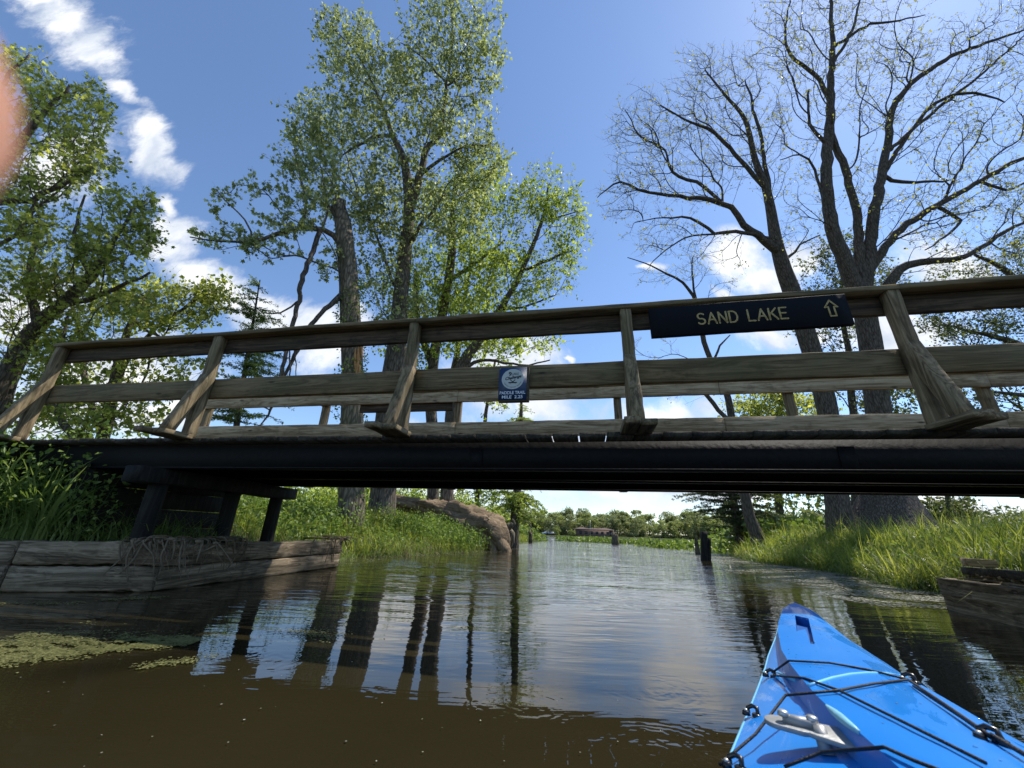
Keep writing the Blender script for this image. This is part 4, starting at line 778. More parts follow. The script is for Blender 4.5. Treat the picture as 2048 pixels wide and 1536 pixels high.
# ---------------------------------------------------------------- fallen log, stumps, posts
lg = empty('fallen_log', onz(985, 1098, 0)); tag(lg, 'huge barkless fallen tree trunk sloping into the water with splayed root end', 'fallen log'); l0 = np.array(lg.location)
LP = [(762, 1003, 14.6, 20), (820, 1010, 14.6, 28), (870, 1020, 14.4, 36), (910, 1031, 14.2, 44), (950, 1046, 14, 54), (978, 1060, 13.9, 66), (994, 1078, 13.8, 62), (1000, 1094, 13.8, 40), (1002, 1120, 13.8, 24)]
P = wp(LP, .09); P[2:-2, :3] += np.random.default_rng(8).normal(0, .012, (len(P) - 4, 3)); mb = MB(); V_, Q_, T_ = path_tube(P[:, :3] - l0, P[:, 3], 40, .3, 71); ax_ = Vector(P[-14, :3] - P[0, :3]); qt = ax_.to_track_quat('Z', 'Y'); Rm = np.array(qt.to_matrix()); mb.add(V_ @ Rm, Q_, T_); o_ = mb.build('log', M['bark_log'], lg, True); o_.rotation_euler = qt.to_euler()
for i, lst in enumerate(([(972, 1064, 13.7, 34), (962, 1084, 13.5, 24), (950, 1110, 13.3, 14)], [(950, 1062, 13.7, 16), (945, 1082, 13.5, 12), (938, 1104, 13.4, 8)], [(985, 1068, 13.7, 40), (1000, 1088, 13.5, 30), (1018, 1110, 13.3, 16)], [(978, 1070, 13.7, 34), (984, 1092, 13.5, 26), (988, 1112, 13.3, 18)], [(1000, 1060, 13.8, 22), (1018, 1052, 13.8, 14), (1028, 1046, 13.8, 7), (1024, 1038, 13.8, 3)], [(1005, 1070, 13.9, 24), (1020, 1066, 13.9, 16), (1024, 1085, 13.9, 9), (1020, 1098, 13.9, 5)], [(985, 1058, 14, 14), (996, 1042, 14, 8), (992, 1034, 14, 4)], [(850, 1012, 14.5, 8), (858, 1000, 14.4, 5), (866, 1006, 14.3, 2)])):
    P = wp(lst, .06); m_ = MB(); m_.add(*path_tube(P[:, :3] - l0, P[:, 3], 10, .18, 80 + i)); m_.build('root', M['bark_log'] if i in (0, 1, 2, 3, 6, 7) else M['bark_snag'], lg, True)
def post(name, label, x, y0, y1, w, Y=None, mat='wood_black', tilt=0, cat='post', k=4):
    b = onz(x, y1, 0); top = at(x + tilt, y0, b[1]); r = w * .5 * b[1] / F * .85
    o = empty(name, b); tag(o, label, cat); return o, top - b, r
o_, tp, r = post('mooring_post', 'pair of dark square stakes standing in the shallows off the right bank', 1408, 1063, 1121, 12)
mb = MB(); 
for i, (dx, dy, hh_, rr_) in enumerate(((0, 0, 1, r * .95), (r * 1.9, r * .4, .78, r * .62))):
    V, Q, Oc = wobble_box(-.4, tp[2] * hh_, -rr_, rr_, -rr_, rr_, axis=2, n=10, amp=.004, seed=i); V[:, 0] += tp[0] * V[:, 2] / tp[2] + dx; V[:, 1] += dy; m_ = MB(); m_.add(V, Q, Oc); m_.build('stake', M['wood_black'], o_)
def jagged(name, label, x, y0, y1, w, seed, spikes=6):
    o_, tp, r = post(name, label, x, y0, y1, w, cat='stump'); rg = np.random.default_rng(seed); m_ = MB(); H = tp[2]
    m_.add(*path_tube(np.array([(0, 0, -.4), (0, 0, .15 * H), (0, 0, .5 * H), (0, 0, .62 * H)]), np.array([1.2, 1.05, .85, .75]) * r, 12, .15, seed))
    for i in range(spikes):
        a = i * 6.28 / spikes; b = np.array([math.cos(a), math.sin(a), 0]) * r * .55; hh_ = H * rg.uniform(.7, 1.02); m_.add(*path_tube(np.array([b + [0, 0, .4 * H], b * 1.05 + [0, 0, .7 * hh_], b * .9 + [0, 0, hh_]]), np.array([.4, .28, .04]) * r, 6, .2, seed + i))
    m_.build('stump_wood', M['bark_snag'], o_, True); return o_
jagged('tree_stump', 'jagged broken stump rising from the pale green lily bed', 1231, 1057, 1088, 15, 3)
jagged('tree_stump', 'thin upright stump at the tip of the left bank beyond the log', 1061, 1054, 1084, 9, 4, 4)
jagged('tree_stump', 'dark rotten snag just behind the paired stakes in the shallows', 1396, 1068, 1108, 9, 8, 4)
# ---------------------------------------------------------------- vegetation
def blades(name, label, pts, h, w, mat, seed, bend=.5, cat='grass', lean=(0, 0), kind='stuff', segs=3, zoff=-.03):
    rg = np.random.default_rng(seed); n = len(pts); z = ground(pts[:, 0], pts[:, 1]) + zoff; B = np.stack([pts[:, 0], pts[:, 1], z], 1)
    a = rg.uniform(0, 6.283, n); H = h * rg.uniform(.55, 1.15, n); Bd = bend * rg.uniform(.3, 1.5, n)
    D = np.stack([np.cos(a), np.sin(a), np.zeros(n)], 1) + np.array([lean[0], lean[1], 0]); Wd = np.stack([-np.sin(a), np.cos(a), np.zeros(n)], 1) * (w * rg.uniform(.6, 1.3, n))[:, None] * .5
    V = []
    for s in range(segs + 1):
        t_ = s / segs; th = Bd * t_ * 1.25; c = B + D * (H * t_ * np.sin(th))[:, None]; c[:, 2] += H * t_ * np.cos(th * .95)
        wf = (1 - t_) ** .6 if s else .8
        if s < segs: V += [c - Wd * wf, c + Wd * wf]
        else: V += [c]
    k = 2 * segs + 1; V = np.stack(V, 1).reshape(-1, 3); b = (np.arange(n) * k)[:, None]
    Q = np.concatenate([b + [2 * s, 2 * s + 1, 2 * s + 3, 2 * s + 2] for s in range(segs - 1)], 0); T = b + [2 * segs - 2, 2 * segs - 1, 2 * segs]
    return tag(link(name, mesh_np(name, V, [Q, T]), M[mat]), label, cat, kind=kind)
def scatter(n, x0, x1, y0, y1, cond, seed, clump=None):
    rg = np.random.default_rng(seed); out = []
    tot = 0
    while tot < n:
        p = np.stack([rg.uniform(x0, x1, n), rg.uniform(y0, y1, n)], 1)
        if clump: f = np.sin(p[:, 0] * clump + 1.7 * np.sin(p[:, 1] * clump * .8)) * np.cos(p[:, 1] * clump * 1.1 + seed); p = p[rg.random(n) < .55 + .45 * f]
        p = p[cond(p[:, 0], p[:, 1])]; out.append(p); tot += len(p)
        if not len(p) and len(out) > 60: break
    return np.concatenate(out)[:n]
inL = lambda lo, hi: (lambda x, y: (lambda d: (d > lo) & (d < hi))(sdist(PL, x, y)))
inR = lambda lo, hi: (lambda x, y: (lambda d: (d > lo) & (d < hi))(sdist(PR, x, y)))
def both(f, g): return lambda x, y: f(x, y) & g(x, y)
notpath = lambda x, y: ~((np.abs((x + 4.0) * .193 + (y - 4.55) * .98) < 1.1) & (x < -2.6))
blades('tall_grass', 'tall bright reed grass on the left bank between bulkhead and fallen log', scatter(15000, -9, 1.0, 6.3, 16, inL(.0, 5), 1, 1.3), .52, .013, 'grass', 1, .75)
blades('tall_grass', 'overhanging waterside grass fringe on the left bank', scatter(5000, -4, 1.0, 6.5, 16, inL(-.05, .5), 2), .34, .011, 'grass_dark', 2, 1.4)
blades('tall_grass', 'lush grass meadow covering the right bank', scatter(30000, 4.3, 14, 3.6, 17, inR(.0, 5.5), 3, .9), .58, .014, 'grass', 3, .8)
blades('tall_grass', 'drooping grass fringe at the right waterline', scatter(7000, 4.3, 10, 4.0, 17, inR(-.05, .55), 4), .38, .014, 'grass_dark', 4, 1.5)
blades('tall_grass', 'distant grass belt further back on the right bank', scatter(12000, 7, 34, 14, 36, inR(0, 9), 5), .5, .03, 'grass', 5, .6)
blades('tall_grass', 'distant grass along the left bank point', scatter(6000, -14, 3.5, 15, 44, inL(0, 6), 6), .5, .03, 'grass', 6, .6)
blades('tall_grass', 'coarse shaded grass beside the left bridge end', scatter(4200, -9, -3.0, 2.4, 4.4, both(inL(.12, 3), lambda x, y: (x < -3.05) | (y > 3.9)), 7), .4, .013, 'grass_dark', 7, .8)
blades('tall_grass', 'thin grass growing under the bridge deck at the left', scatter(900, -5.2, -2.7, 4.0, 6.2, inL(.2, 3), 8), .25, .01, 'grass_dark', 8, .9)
blades('dry_grass', 'dry straw stems mixed through the left bank grass', scatter(1500, -8, .5, 3.0, 13, both(inL(.1, 2.2), notpath), 9), .34, .008, 'straw', 9, 1.5)
blades('dry_grass', 'dry straw blades mixed through the right bank grass', scatter(2600, 4.5, 13, 4.2, 16, inR(.05, 4), 19), .5, .009, 'straw', 19, 1.1)
blades('tall_grass', 'taller rough reed tufts standing out of the right bank grass', scatter(1500, 4.6, 13, 4.3, 15, inR(.05, 4), 18, 2.2), .85, .017, 'grass', 18, .45)
sp_ = scatter(240, 6, 12, 5, 14, inR(1, 5), 10); blades('seed_stems', 'thin seed stems standing above the right bank grass', sp_, 1.0, .008, 'straw', 10, .15)
# big single reed blades in the left foreground
blades('reed_clump', 'long broad reed blades rising in front of the left bridge end', scatter(150, -4.5, -3.15, 2.95, 3.6, inL(.15, 1.2), 12), .75, .024, 'grass_dark', 12, .7, segs=5)
def weeds(name, label, pts, h, size, mat, seed, per=26, sp=.22, cat='undergrowth'):
    rg = np.random.default_rng(seed); n = len(pts) * per; P = np.repeat(pts, per, 0); hh_ = rg.uniform(.1, 1, n) ** .8; x = P[:, 0] + rg.normal(0, sp, n); y = P[:, 1] + rg.normal(0, sp, n)
    hv = np.repeat(h * rg.uniform(.5, 1.15, len(pts)), per); C = np.stack([x, y, np.repeat(ground(pts[:, 0], pts[:, 1]), per) + hh_ * hv], 1)
    V, Fc = kites(C, rg.normal(0, 1, (n, 3)) + [0, 0, .1], norm(rg.normal(0, .6, (n, 3)) + [0, 0, 1]), size * rg.uniform(.6, 1.4, n), size * .6 * rg.uniform(.6, 1.3, n))
    st = MB(); a = np.stack([pts[:, 0], pts[:, 1], ground(pts[:, 0], pts[:, 1]) - .05], 1); b = a + np.stack([rg.normal(0, .08, len(pts)), rg.normal(0, .08, len(pts)), h * .85 + 0 * pts[:, 0]], 1)
    st.add(V, Fc); tv, tf = tubes(a, b, np.full(len(a), .006), np.full(len(a), .002), 3); st.add(tv, tf)
    return tag(st.build(name, M[mat]), label, cat, kind='stuff')
weeds('undergrowth', 'dense leafy brush climbing the left bank to the bridge end', scatter(430, -8.5, -3.7, 2.5, 4.0, both(inL(.25, 3.5), lambda x, y: (y < 3.75)), 21), .75, .05, 'weed', 21, 34, .14)
weeds('undergrowth', 'leafy brush behind the left end of the bridge', scatter(420, -12, -3.2, 5.7, 10, inL(.5, 7), 22), .85, .08, 'weed', 22, 34, .2)
weeds('undergrowth', 'low light-green bushes growing behind the fallen log', scatter(420, -9, 1.2, 15.6, 26, inL(.6, 9), 23), 1.5, .14, 'leaf_yellow', 23, 40, .35)
weeds('undergrowth', 'rank weeds growing along the waterside in front of the fallen log', scatter(260, -3.6, .1, 11.2, 13.9, inL(.02, 2.2), 29), .62, .07, 'weed', 29, 26, .16)
blades('dry_grass', 'brown dead grass stems hanging at the waterline before the fallen log', scatter(900, -3.4, .1, 9, 13.8, inL(0, .7), 30), .42, .009, 'straw', 30, 1.3)
weeds('undergrowth', 'broad-leaved weeds among the right bank grass', scatter(420, 4.6, 13, 4.5, 18, inR(.1, 4), 24), .42, .07, 'weed', 24, 22, .13)
weeds('undergrowth', 'weeds mixed into the grass of the left bank slope', scatter(230, -5, .2, 6.8, 13, inL(.1, 2.4), 25), .42, .06, 'weed', 25, 24, .12)
weeds('undergrowth', 'dark hedge-like scrub far back on the right bank', scatter(420, 16, 60, 26, 48, inR(1, 12), 26), 2.4, .35, 'leaf_dim', 26, 40, .9)
weeds('undergrowth', 'scrub at the back of the left bank', scatter(300, -30, -4, 16, 34, inL(4, 20), 27), 2.0, .2, 'leaf_yellow', 27, 40, .6)
weeds('lily_bed', 'low belt of upright spatterdock leaves across the channel mouth', np.concatenate([np.stack([np.linspace(5.2, 22, 300) + np.random.default_rng(1).normal(0, .3, 300), 41 - np.linspace(0, 9, 300) + np.random.default_rng(2).normal(0, 1.0, 300)], 1), np.stack([np.random.default_rng(3).uniform(.6, 3.4, 40), np.random.default_rng(4).uniform(33, 41, 40)], 1), np.stack([np.random.default_rng(5).uniform(9.5, 15, 180), np.random.default_rng(6).uniform(0, 1, 180)], 1) * [1, 0] + np.stack([np.zeros(180), np.linspace(15, 31, 180)], 1)]), .6, .26, 'lily', 28, 24, .32, 'lily bed')
for o in COL.objects:
    if o.name == 'lily_bed': o.location.z = .35
pf = scatter(7, 8.6, 9.8, 5.6, 6.8, inR(1, 6), 33); rg = np.random.default_rng(34); mb = MB()
C = []
for p in pf:
    for j in range(12): C.append((p[0] + rg.normal(0, .07), p[1] + rg.normal(0, .07), gz(*p) + .5 + rg.normal(0, .05)))
C = np.array(C); n = len(C); tag(link('flowers', mesh_np('flowers', *(lambda V, Fc: (V, [Fc]))(*kites(C, rg.normal(0, 1, (n, 3)), norm(rg.normal(0, .4, (n, 3)) + [0, 0, 1]), np.full(n, .05), np.full(n, .04)))), M['petal']), 'cluster of small yellow wildflowers in the right bank grass', 'flowers', kind='stuff')
# floating duckweed and pollen film
def flakes(name, label, n, gen, size, mat, seed):
    rg = np.random.default_rng(seed); P = gen(rg, n); n = len(P); C = np.stack([P[:, 0], P[:, 1], np.full(n, .004) + rg.uniform(0, .003, n)], 1)
    a = rg.uniform(0, 6.283, n); D = np.stack([np.cos(a), np.sin(a), np.zeros(n)], 1); V, Fc = kites(C, D, np.tile([0, 0, 1.], (n, 1)), size * rg.uniform(.4, 1.5, n), size * rg.uniform(.4, 1.2, n), .02)
    return tag(link(name, mesh_np(name, V, [Fc]), M[mat]), label, 'floating weed', kind='stuff')
def fbm(x, y, s): return (np.sin(x * 3.1 * s + 2.3 * np.sin(y * 2.7 * s)) + np.sin(y * 7.7 * s + x * 2.2 * s + 1.9 * np.sin(x * 5.1 * s)) + .7 * np.sin(x * 13 * s + y * 17 * s)) / 2.7
def duck(rg, n):
    A = np.array([onz(-60, 1290, 0)[:2], onz(120, 1292, 0)[:2], onz(400, 1283, 0)[:2]]); out = []
    t_ = rg.uniform(0, 1, n); x = A[0][0] + (A[2][0] - A[0][0]) * t_; y = A[0][1] + (A[2][1] - A[0][1]) * t_ + .03 * np.sin(t_ * 9) + (rg.normal(0, .15, n) - .1) * (1.25 - t_)
    k = fbm(x, y * 1.6, 3.2) + .6 * fbm(x, y, 11) + rg.normal(0, .3, n) > -.05; return np.stack([x, y], 1)[k]
flakes('duckweed', 'yellow-green duckweed raft drifting off the left bulkhead', 22000, duck, .013, 'duck', 1)
def strip(rg, n):
    out = []
    for (xa, ya), (xb, yb), s in ((onz(-40, 1208, 0)[:2], onz(170, 1208, 0)[:2], .035), (onz(210, 1200, 0)[:2], onz(330, 1196, 0)[:2], .035), (onz(560, 1260, 0)[:2], onz(690, 1275, 0)[:2], .05), (onz(300, 1330, 0)[:2], onz(420, 1318, 0)[:2], .03)):
        m_ = n // 4; t_ = rg.uniform(0, 1, m_); out.append(np.stack([xa + (xb - xa) * t_ + rg.normal(0, .02, m_), ya + (yb - ya) * t_ + rg.normal(0, s, m_)], 1))
    P = np.concatenate(out); return P[fbm(P[:, 0], P[:, 1], 4) + rg.normal(0, .4, len(P)) > 0]
flakes('duckweed', 'thin scattered duckweed streaks close to the left bulkhead', 3600, strip, .012, 'duck', 2)
def rfilm(rg, n):
    x = rg.uniform(3.6, 10, n); y = rg.uniform(4.2, 18, n); d = -sdist(PR, x, y); wd = 1.7 + .5 * np.sin(y * .9); k = (d > -.05) & (d < wd) & (rg.random(n) < np.exp(-d * .75)) & (fbm(x, y * 1.6, .9) + rg.normal(0, .3, n) > -.15)
    return np.stack([x, y], 1)[k]
flakes('pollen_film', 'pale broken film of pollen and debris floating along the right bank', 260000, rfilm, .034, 'scum', 3)
def lfilm(rg, n):
    x = rg.uniform(-4, 2.5, n); y = rg.uniform(6.4, 22, n); d = -sdist(PL, x, y); k = (d > -.05) & (d < .75) & (rg.random(n) < np.exp(-d * 2.2)) & (fbm(x, y * 1.8, 1.1) + rg.normal(0, .3, n) > -.1)
    return np.stack([x, y], 1)[k]
flakes('pollen_film', 'pale film of pollen and debris along the left grassy shore', 60000, lfilm, .026, 'scum', 4)
def specks(rg, n): return np.stack([rg.uniform(-2.2, .8, n), rg.uniform(.55, 2.4, n)], 1)
flakes('water_specks', 'tiny pale specks scattered over the brown foreground water', 140, specks, .006, 'scum', 5)
# dead roots over the left timbers
rg = np.random.default_rng(77); mb = MB()
for k in range(120):
    c = rg.choice([0, 0, 1, 2]); bx, by = ((-2.95, 3.58), (-2.82, 4.15), (-2.5, 6.1))[c]; x = bx + rg.normal(0, .2 if c != 1 else .1); y = by + rg.normal(0, .07 if c == 0 else .2); 
    if c == 0: dirn = np.array([.25, -1, 0])
    else: dirn = np.array([1, -.18, 0])
    dirn = dirn / np.linalg.norm(dirn); st = np.array([x, y, .37 + rg.uniform(0, .05)]) - dirn * rg.uniform(.0, .15); ex = .1 + rg.uniform(0, .1)
    fx = (-2.93 + (y - 3.61) * .178) if c else x
    p1 = st + dirn * ex; 
    if c: p1[0] = fx + .012 + rg.uniform(0, .05)
    else: p1[1] = 3.36 + (x + 3.9) * .255 - .012 - rg.uniform(0, .05)
    p2 = p1 + [rg.normal(0, .13), rg.normal(0, .09), -rg.uniform(.03, .33)]
    if c: p2[0] = -2.93 + (p2[1] - 3.61) * .178 + .015 + rg.uniform(0, .04)
    else: p2[1] = 3.36 + (p2[0] + 3.9) * .255 - .015 - rg.uniform(0, .04)
    P = smooth_path(np.array([[*st, 0], [*p1, 0], [*(.5 * (p1 + p2) + rg.normal(0, .02, 3)), 0], [*p2, 0]]), .03)[:, :3]; r0 = rg.choice([.003, .006, .013], p=[.5, .3, .2]); mb.add(*path_tube(P, np.linspace(r0, r0 * .35, len(P)), 5, .2, k))
tag(mb.build('dead_roots', M['root'], None, True), 'tangle of dry dead roots draped over the left timber bulkhead', 'roots', kind='stuff')
# leaf litter on the right ledge
C = np.stack([rg.uniform(0, 1.2, 500), rg.uniform(-.16, -.02, 500)], 1); dv = np.array([-.33, -.944]); nv = np.array([.944, -.33]); P = np.array([4.42, 4.16]) + C[:, :1] * dv + -C[:, 1:2] * nv
P3 = np.stack([P[:, 0], P[:, 1], .3 + rg.uniform(0, .02, 500)], 1); V, Fc = kites(P3, rg.normal(0, 1, (500, 3)) * [1, 1, .3], norm(rg.normal(0, .4, (500, 3)) + [0, 0, 1]), rg.uniform(.015, .05, 500), rg.uniform(.01, .03, 500)); tag(link('leaf_litter', mesh_np('leaf_litter', V, [Fc]), M['straw']), 'brown leaf litter and twigs lying along the right bulkhead ledge', 'leaf litter', kind='stuff')
# ---------------------------------------------------------------- far shore
def far_proto(seed, H, mat, n=2600):
    rg = np.random.default_rng(seed); C = []
    for k in range(22):
        c = np.array([rg.normal(0, .17), rg.normal(0, .17), rg.uniform(.12, .9)]) * H; r = H * rg.uniform(.1, .2) * (1.1 - .45 * c[2] / H); v = norm(rg.normal(size=(n // 22, 3))) * r * rg.uniform(.55, 1.05, (n // 22, 1)); C.append(c + v)
    C = np.concatenate(C); m_ = len(C); V, Fc = kites(C, rg.normal(0, 1, (m_, 3)), norm(rg.normal(0, .8, (m_, 3)) + [0, 0, .7]), H * .045 * rg.uniform(.6, 1.5, m_), H * .04 * rg.uniform(.6, 1.4, m_))
    t_ = MB(); P = np.array([(0, 0, -1), (.1, 0, H * .3), (0, .1, H * .6), (0, 0, H * .85)]); t_.add(*path_tube(P, np.array([.022, .017, .01, .003]) * H, 8, .05, seed))
    return mesh_np('crown', V, [Fc]), t_.mesh('trunk', True), M[mat]
protos = [far_proto(200 + i, 10, ('leaf_far', 'leaf_far2', 'leaf_far', 'leaf_far2', 'leaf_far')[i]) for i in range(5)]
def fartree(x, y, H, i, label, group):
    o = empty('far_tree', (x, y, gz(x, y))); tag(o, label, 'tree', group); cm, tm, mt = protos[i]
    link('trunk', tm, M['bark'], o); link('crown', cm, mt, o); o.scale = (H / 10 * rgf.uniform(1.0, 1.6), H / 10 * rgf.uniform(1.0, 1.5), H / 10); o.rotation_euler = (0, 0, rgf.uniform(0, 6.28)); return o
rgf = np.random.default_rng(9)
xs = np.arange(-46, 150, 4.4)
for row in (0, 1):
    for k, x in enumerate(xs):
        X = x + rgf.uniform(-2, 2) + row * 2.5; Y = (182 if X < 50 else 182 - (X - 50) * .45) + row * 14 + rgf.uniform(-4, 4)
        fartree(X, Y, rgf.uniform(6.5, 10.0) + row * 2.6, int(rgf.integers(5)), 'one of the full green trees forming the wooded line on the far shore', 'trees along the far shore')
for k in range(26):
    X = 42 + k * 5.2 + rgf.uniform(-2, 2); Y = 72 + k * .8 + rgf.uniform(-4, 8); fartree(X, Y, rgf.uniform(5.5, 8.5), [0, 2, 4][k % 3], 'one of the darker trees in the nearer wood behind the right bank', 'nearer wood behind the right bank')
for px, H, lb in ((1113, 4.2, 'small round shrub left of the far shore shelter on the lawn'), (1143, 3.0, 'smallest round shrub beside the far shore brick building')):
    p = at(px, 1070, 170); fartree(p[0], 170, H, 1, lb, None)
def bank_house():
    p = at(1190, 1070, 172); o = empty('brick_building', (p[0], 172, gz(p[0], 172)), R_(4)); tag(o, 'low long brick building with brown roof on the far shore', 'building')
    b = MB(); b.box(-7.6, 7.6, 0, 8, -.5, 2.4); b.build('wall', M['brick'], o)
    b = MB(); b.box(-8.1, 8.1, -.6, 8.5, 2.42, 2.75); V = [(-8.1, -.6, 2.752), (8.1, -.6, 2.752), (8.1, 8.5, 2.752), (-8.1, 8.5, 2.752), (-5, 4, 3.6), (5, 4, 3.6)]; b.add(V, [[0, 1, 5, 4], [2, 3, 4, 5]], [[1, 2, 5], [3, 0, 4]]); b.build('roof', M['roof'], o)
    for i in range(6):
        b = MB(); b.box(-6.6 + i * 2.3, -5.5 + i * 2.3, -.06, -.004, .9, 1.9); b.build('window', M['pane'], o)
    b = MB(); b.box(6.3, 7.1, -.06, -.004, 0, 2.05); b.build('door', M['pane'], o)
bank_house()
p = at(1181, 1070, 168); m_ = MB(); m_.tube([(0, 0, -.3), (0, 0, 6.2)], [.09, .05], 8); o_ = m_.build('flagpole', M['galv']); o_.location = (p[0], 168, gz(p[0], 168)); tag(o_, 'thin pale flagpole standing in front of the far brick building', 'flagpole')
def car(px, mat, label):
    p = at(px, 1070, 176); o = empty('parked_car', (p[0], 176, gz(p[0], 176)), R_(8)); tag(o, label, 'car', None)
    prof = [(-2.2, .35), (-2.2, .8), (-1.9, .95), (-1.2, 1.0), (-.7, 1.42), (.9, 1.45), (1.6, .98), (2.15, .85), (2.2, .35)]
    b = MB(); n = len(prof); b.add([(x, y, z) for y in (-.85, .85) for x, z in prof], [list(range(n)), list(range(2 * n - 1, n - 1, -1))], [[i, n + i, n + i + 1, i + 1] for i in range(n - 1)] + [[n - 1, 2 * n - 1, n, 0]]); b.build('body', M[mat], o)
    for sx_ in (-1.35, 1.35):
        for sy in (-.87, .87): w = MB(); w.tube([(sx_, sy - .09, .33), (sx_, sy + .09, .33)], .33, 14); w.build('wheel', M['tyre'], o)
    b = MB(); b.add([(-.62, -.856, 1.0), (1.35, -.856, 1.0), (.85, -.856, 1.36), (-.6, -.856, 1.34)], [[0, 1, 2, 3]]); b.build('window', M['pane'], o)
car(1094, 'car_white', 'tiny white car parked at the left end of the far lawn'); car(1100, 'car_grey', 'tiny grey car parked next to the white one on the far shore')
KB = np.array([-.49, -.872, 0]); KB = KB / np.linalg.norm(KB); KR = np.array([-KB[1], KB[0], 0])
tip = onz(1590, 1205, .305)
ky = empty('kayak', (tip[0], tip[1], 0), math.atan2(KR[1], KR[0])); tag(ky, 'glossy blue kayak bow with black deck cords and grey metal bracket', 'kayak')
# local frame: x = to the paddler's right, y = forward (tip at 0, everything else at negative y)
ip = lambda s, T: float(np.interp(s, [a for a, b in T], [b for a, b in T]))
BW = [(0, .006), (.02, .022), (.06, .045), (.12, .06), (.4, .103), (.7, .15), (1.0, .186), (1.25, .218), (1.45, .242), (1.9, .272), (2.6, .29), (3.4, .25), (4.2, .14), (4.7, .03), (4.8, .005)]
ZS = [(0, .300), (.05, .292), (.2, .268), (.45, .24), (.8, .222), (1.2, .224), (1.5, .232), (1.8, .228), (2.6, .22), (3.6, .23), (4.4, .27), (4.8, .33)]
WC = [(0, .003), (.02, .012), (.06, .034), (.12, .05), (.35, .09), (.6, .11), (.9, .122), (1.07, .118), (1.33, .1), (1.41, .09), (1.6, .058), (1.85, .02), (2.0, .01), (4.8, .01)]
HC = [(0, .004), (.1, .012), (.3, .034), (.6, .056), (1.0, .078), (1.4, .092), (1.8, .11), (2.2, .1), (3.2, .07), (4.4, .03), (4.8, .002)]
def deckz(s, w):
    b, z, wc, h = ip(s, BW), ip(s, ZS), min(ip(s, WC), ip(s, BW) * .9), ip(s, HC)
    dr = min(.036, h * .5)
    if w < -wc: t_ = min(1, (-wc - w) / .007); base = z + (h * .9 - dr) * max(0, (b + w) / (b - wc)) ** .8; return base + dr * (1 - t_) ** 1.2
    t_ = np.clip(w / b, -1, 1); return z + h * (1 - .12 * (abs(min(w, 0)) / wc) ** 2 if w <= 0 else (1 - t_ ** 2) ** .75 * 1.0)
ss = np.concatenate([[0, .01, .02, .035], np.linspace(.06, 2.25, 56), np.linspace(2.35, 4.8, 30)]); V = []; nw = 0
for s in ss:
    b, z, wc = ip(s, BW), ip(s, ZS), min(ip(s, WC), ip(s, BW) * .9)
    lows = [(-b * .985, z - .012), (-b * .93, z - .07), (-b * .72, z * .3 - .03), (-b * .3, -.075), (0, -.09), (b * .3, -.075), (b * .72, z * .3 - .03), (b * .93, z - .07), (b * .985, z - .012)]
    ws = [-b, -b + (b - wc - .012) * .33 if b - wc > .02 else -b * .99, -b + (b - wc - .012) * .66 if b - wc > .02 else -b * .98, -wc - min(.0075, (b - wc) * .7), -wc - min(.0035, (b - wc) * .3), -wc, -wc * .7, -wc * .35, 0, b * .15, b * .3, b * .45, b * .6, b * .75, b * .87, b * .95, b]
    sl = max(0, 1 - s / .5); ring = [(w, -s, deckz(s, w)) for w in ws]
    rake = lambda z_: -(s + (ip(s, ZS) - z_) * .9 * max(0, 1 - s / 4) * math.exp(-s * 1.2))
    ring += [(w, rake(z_), z_) for w, z_ in lows[::-1]]; V += ring; nw = len(ring)
dk = 16; n = len(ss); Q = [[i * nw + j, i * nw + (j + 1) % nw, (i + 1) * nw + (j + 1) % nw, (i + 1) * nw + j] for i in range(n - 1) for j in range(nw)]
caps = [list(range(nw))[::-1], [(n - 1) * nw + j for j in range(nw)]]
Qd = [q_ for q_, j in zip(Q, [j for i in range(n - 1) for j in range(nw)]) if j < dk]; Qh = [q_ for q_, j in zip(Q, [j for i in range(n - 1) for j in range(nw)]) if j >= dk]
m, t, o = newmat('blue_gelcoat'); tcn = N(t, 'ShaderNodeTexCoord'); ob = tcn.outputs['Object']
sm1 = noise(t, ob, 9, 4, .6); wat = noise(t, scaled(t, ob, (3, 1.2, 3)), 2.2, 5, .6, 1.2)
wf = N(t, 'ShaderNodeMapRange', interpolation_type='SMOOTHSTEP'); L(t, wat, wf.inputs[0]); wf.inputs[1].default_value = .5; wf.inputs[2].default_value = .56
scr = noise(t, scaled(t, ob, (60, 6, 30)), 1.6, 4, .7, .8); sf = N(t, 'ShaderNodeMapRange'); L(t, scr, sf.inputs[0]); sf.inputs[1].default_value = .66; sf.inputs[2].default_value = .74; sf.inputs[4].default_value = .6
c = mixc(t, sm1, (.006, .165, .54), (.012, .2, .62)); c = mixc(t, sf.outputs[0], c, (.2, .45, .78))
rg_ = N(t, 'ShaderNodeMix', data_type='FLOAT'); L(t, wf.outputs[0], rg_.inputs[0]); rg_.inputs[2].default_value = .36; rg_.inputs[3].default_value = .2
pb = principled(t, o, c, rg_.outputs[0], bump(t, sm1, .08, .004), .5); pb.inputs['Specular IOR Level'].default_value = .25
M['gel'] = m; M['gel_hull'] = simple('hull_gelcoat', (.02, .2, .55), .25, .5, 0, 9, .1); M['gel_light'] = simple('light_blue_seam', (.16, .5, .75), .35, .5, 0, 20, .15)
M['resin'] = simple('pale_resin_patch', (.22, .5, .62), .4, .5, .4, 50, .25); M['cord'] = simple('black_shock_cord', (.008, .008, .012), .6, .4, .7, 260, .5); M['blackp'] = simple('black_plastic', (.012, .012, .014), .28, .5, .1, 80, .3)
M['alu'] = simple('dull_grey_aluminium', (.3, .3, .29), .48, .5, .25, 90, .15, Metallic=.35); M['inside'] = simple('cockpit_dark', (.01, .01, .012), .8, .3); M['recess'] = simple('recess_blue', (.01, .1, .36), .4, .5, 0, 20, .2)
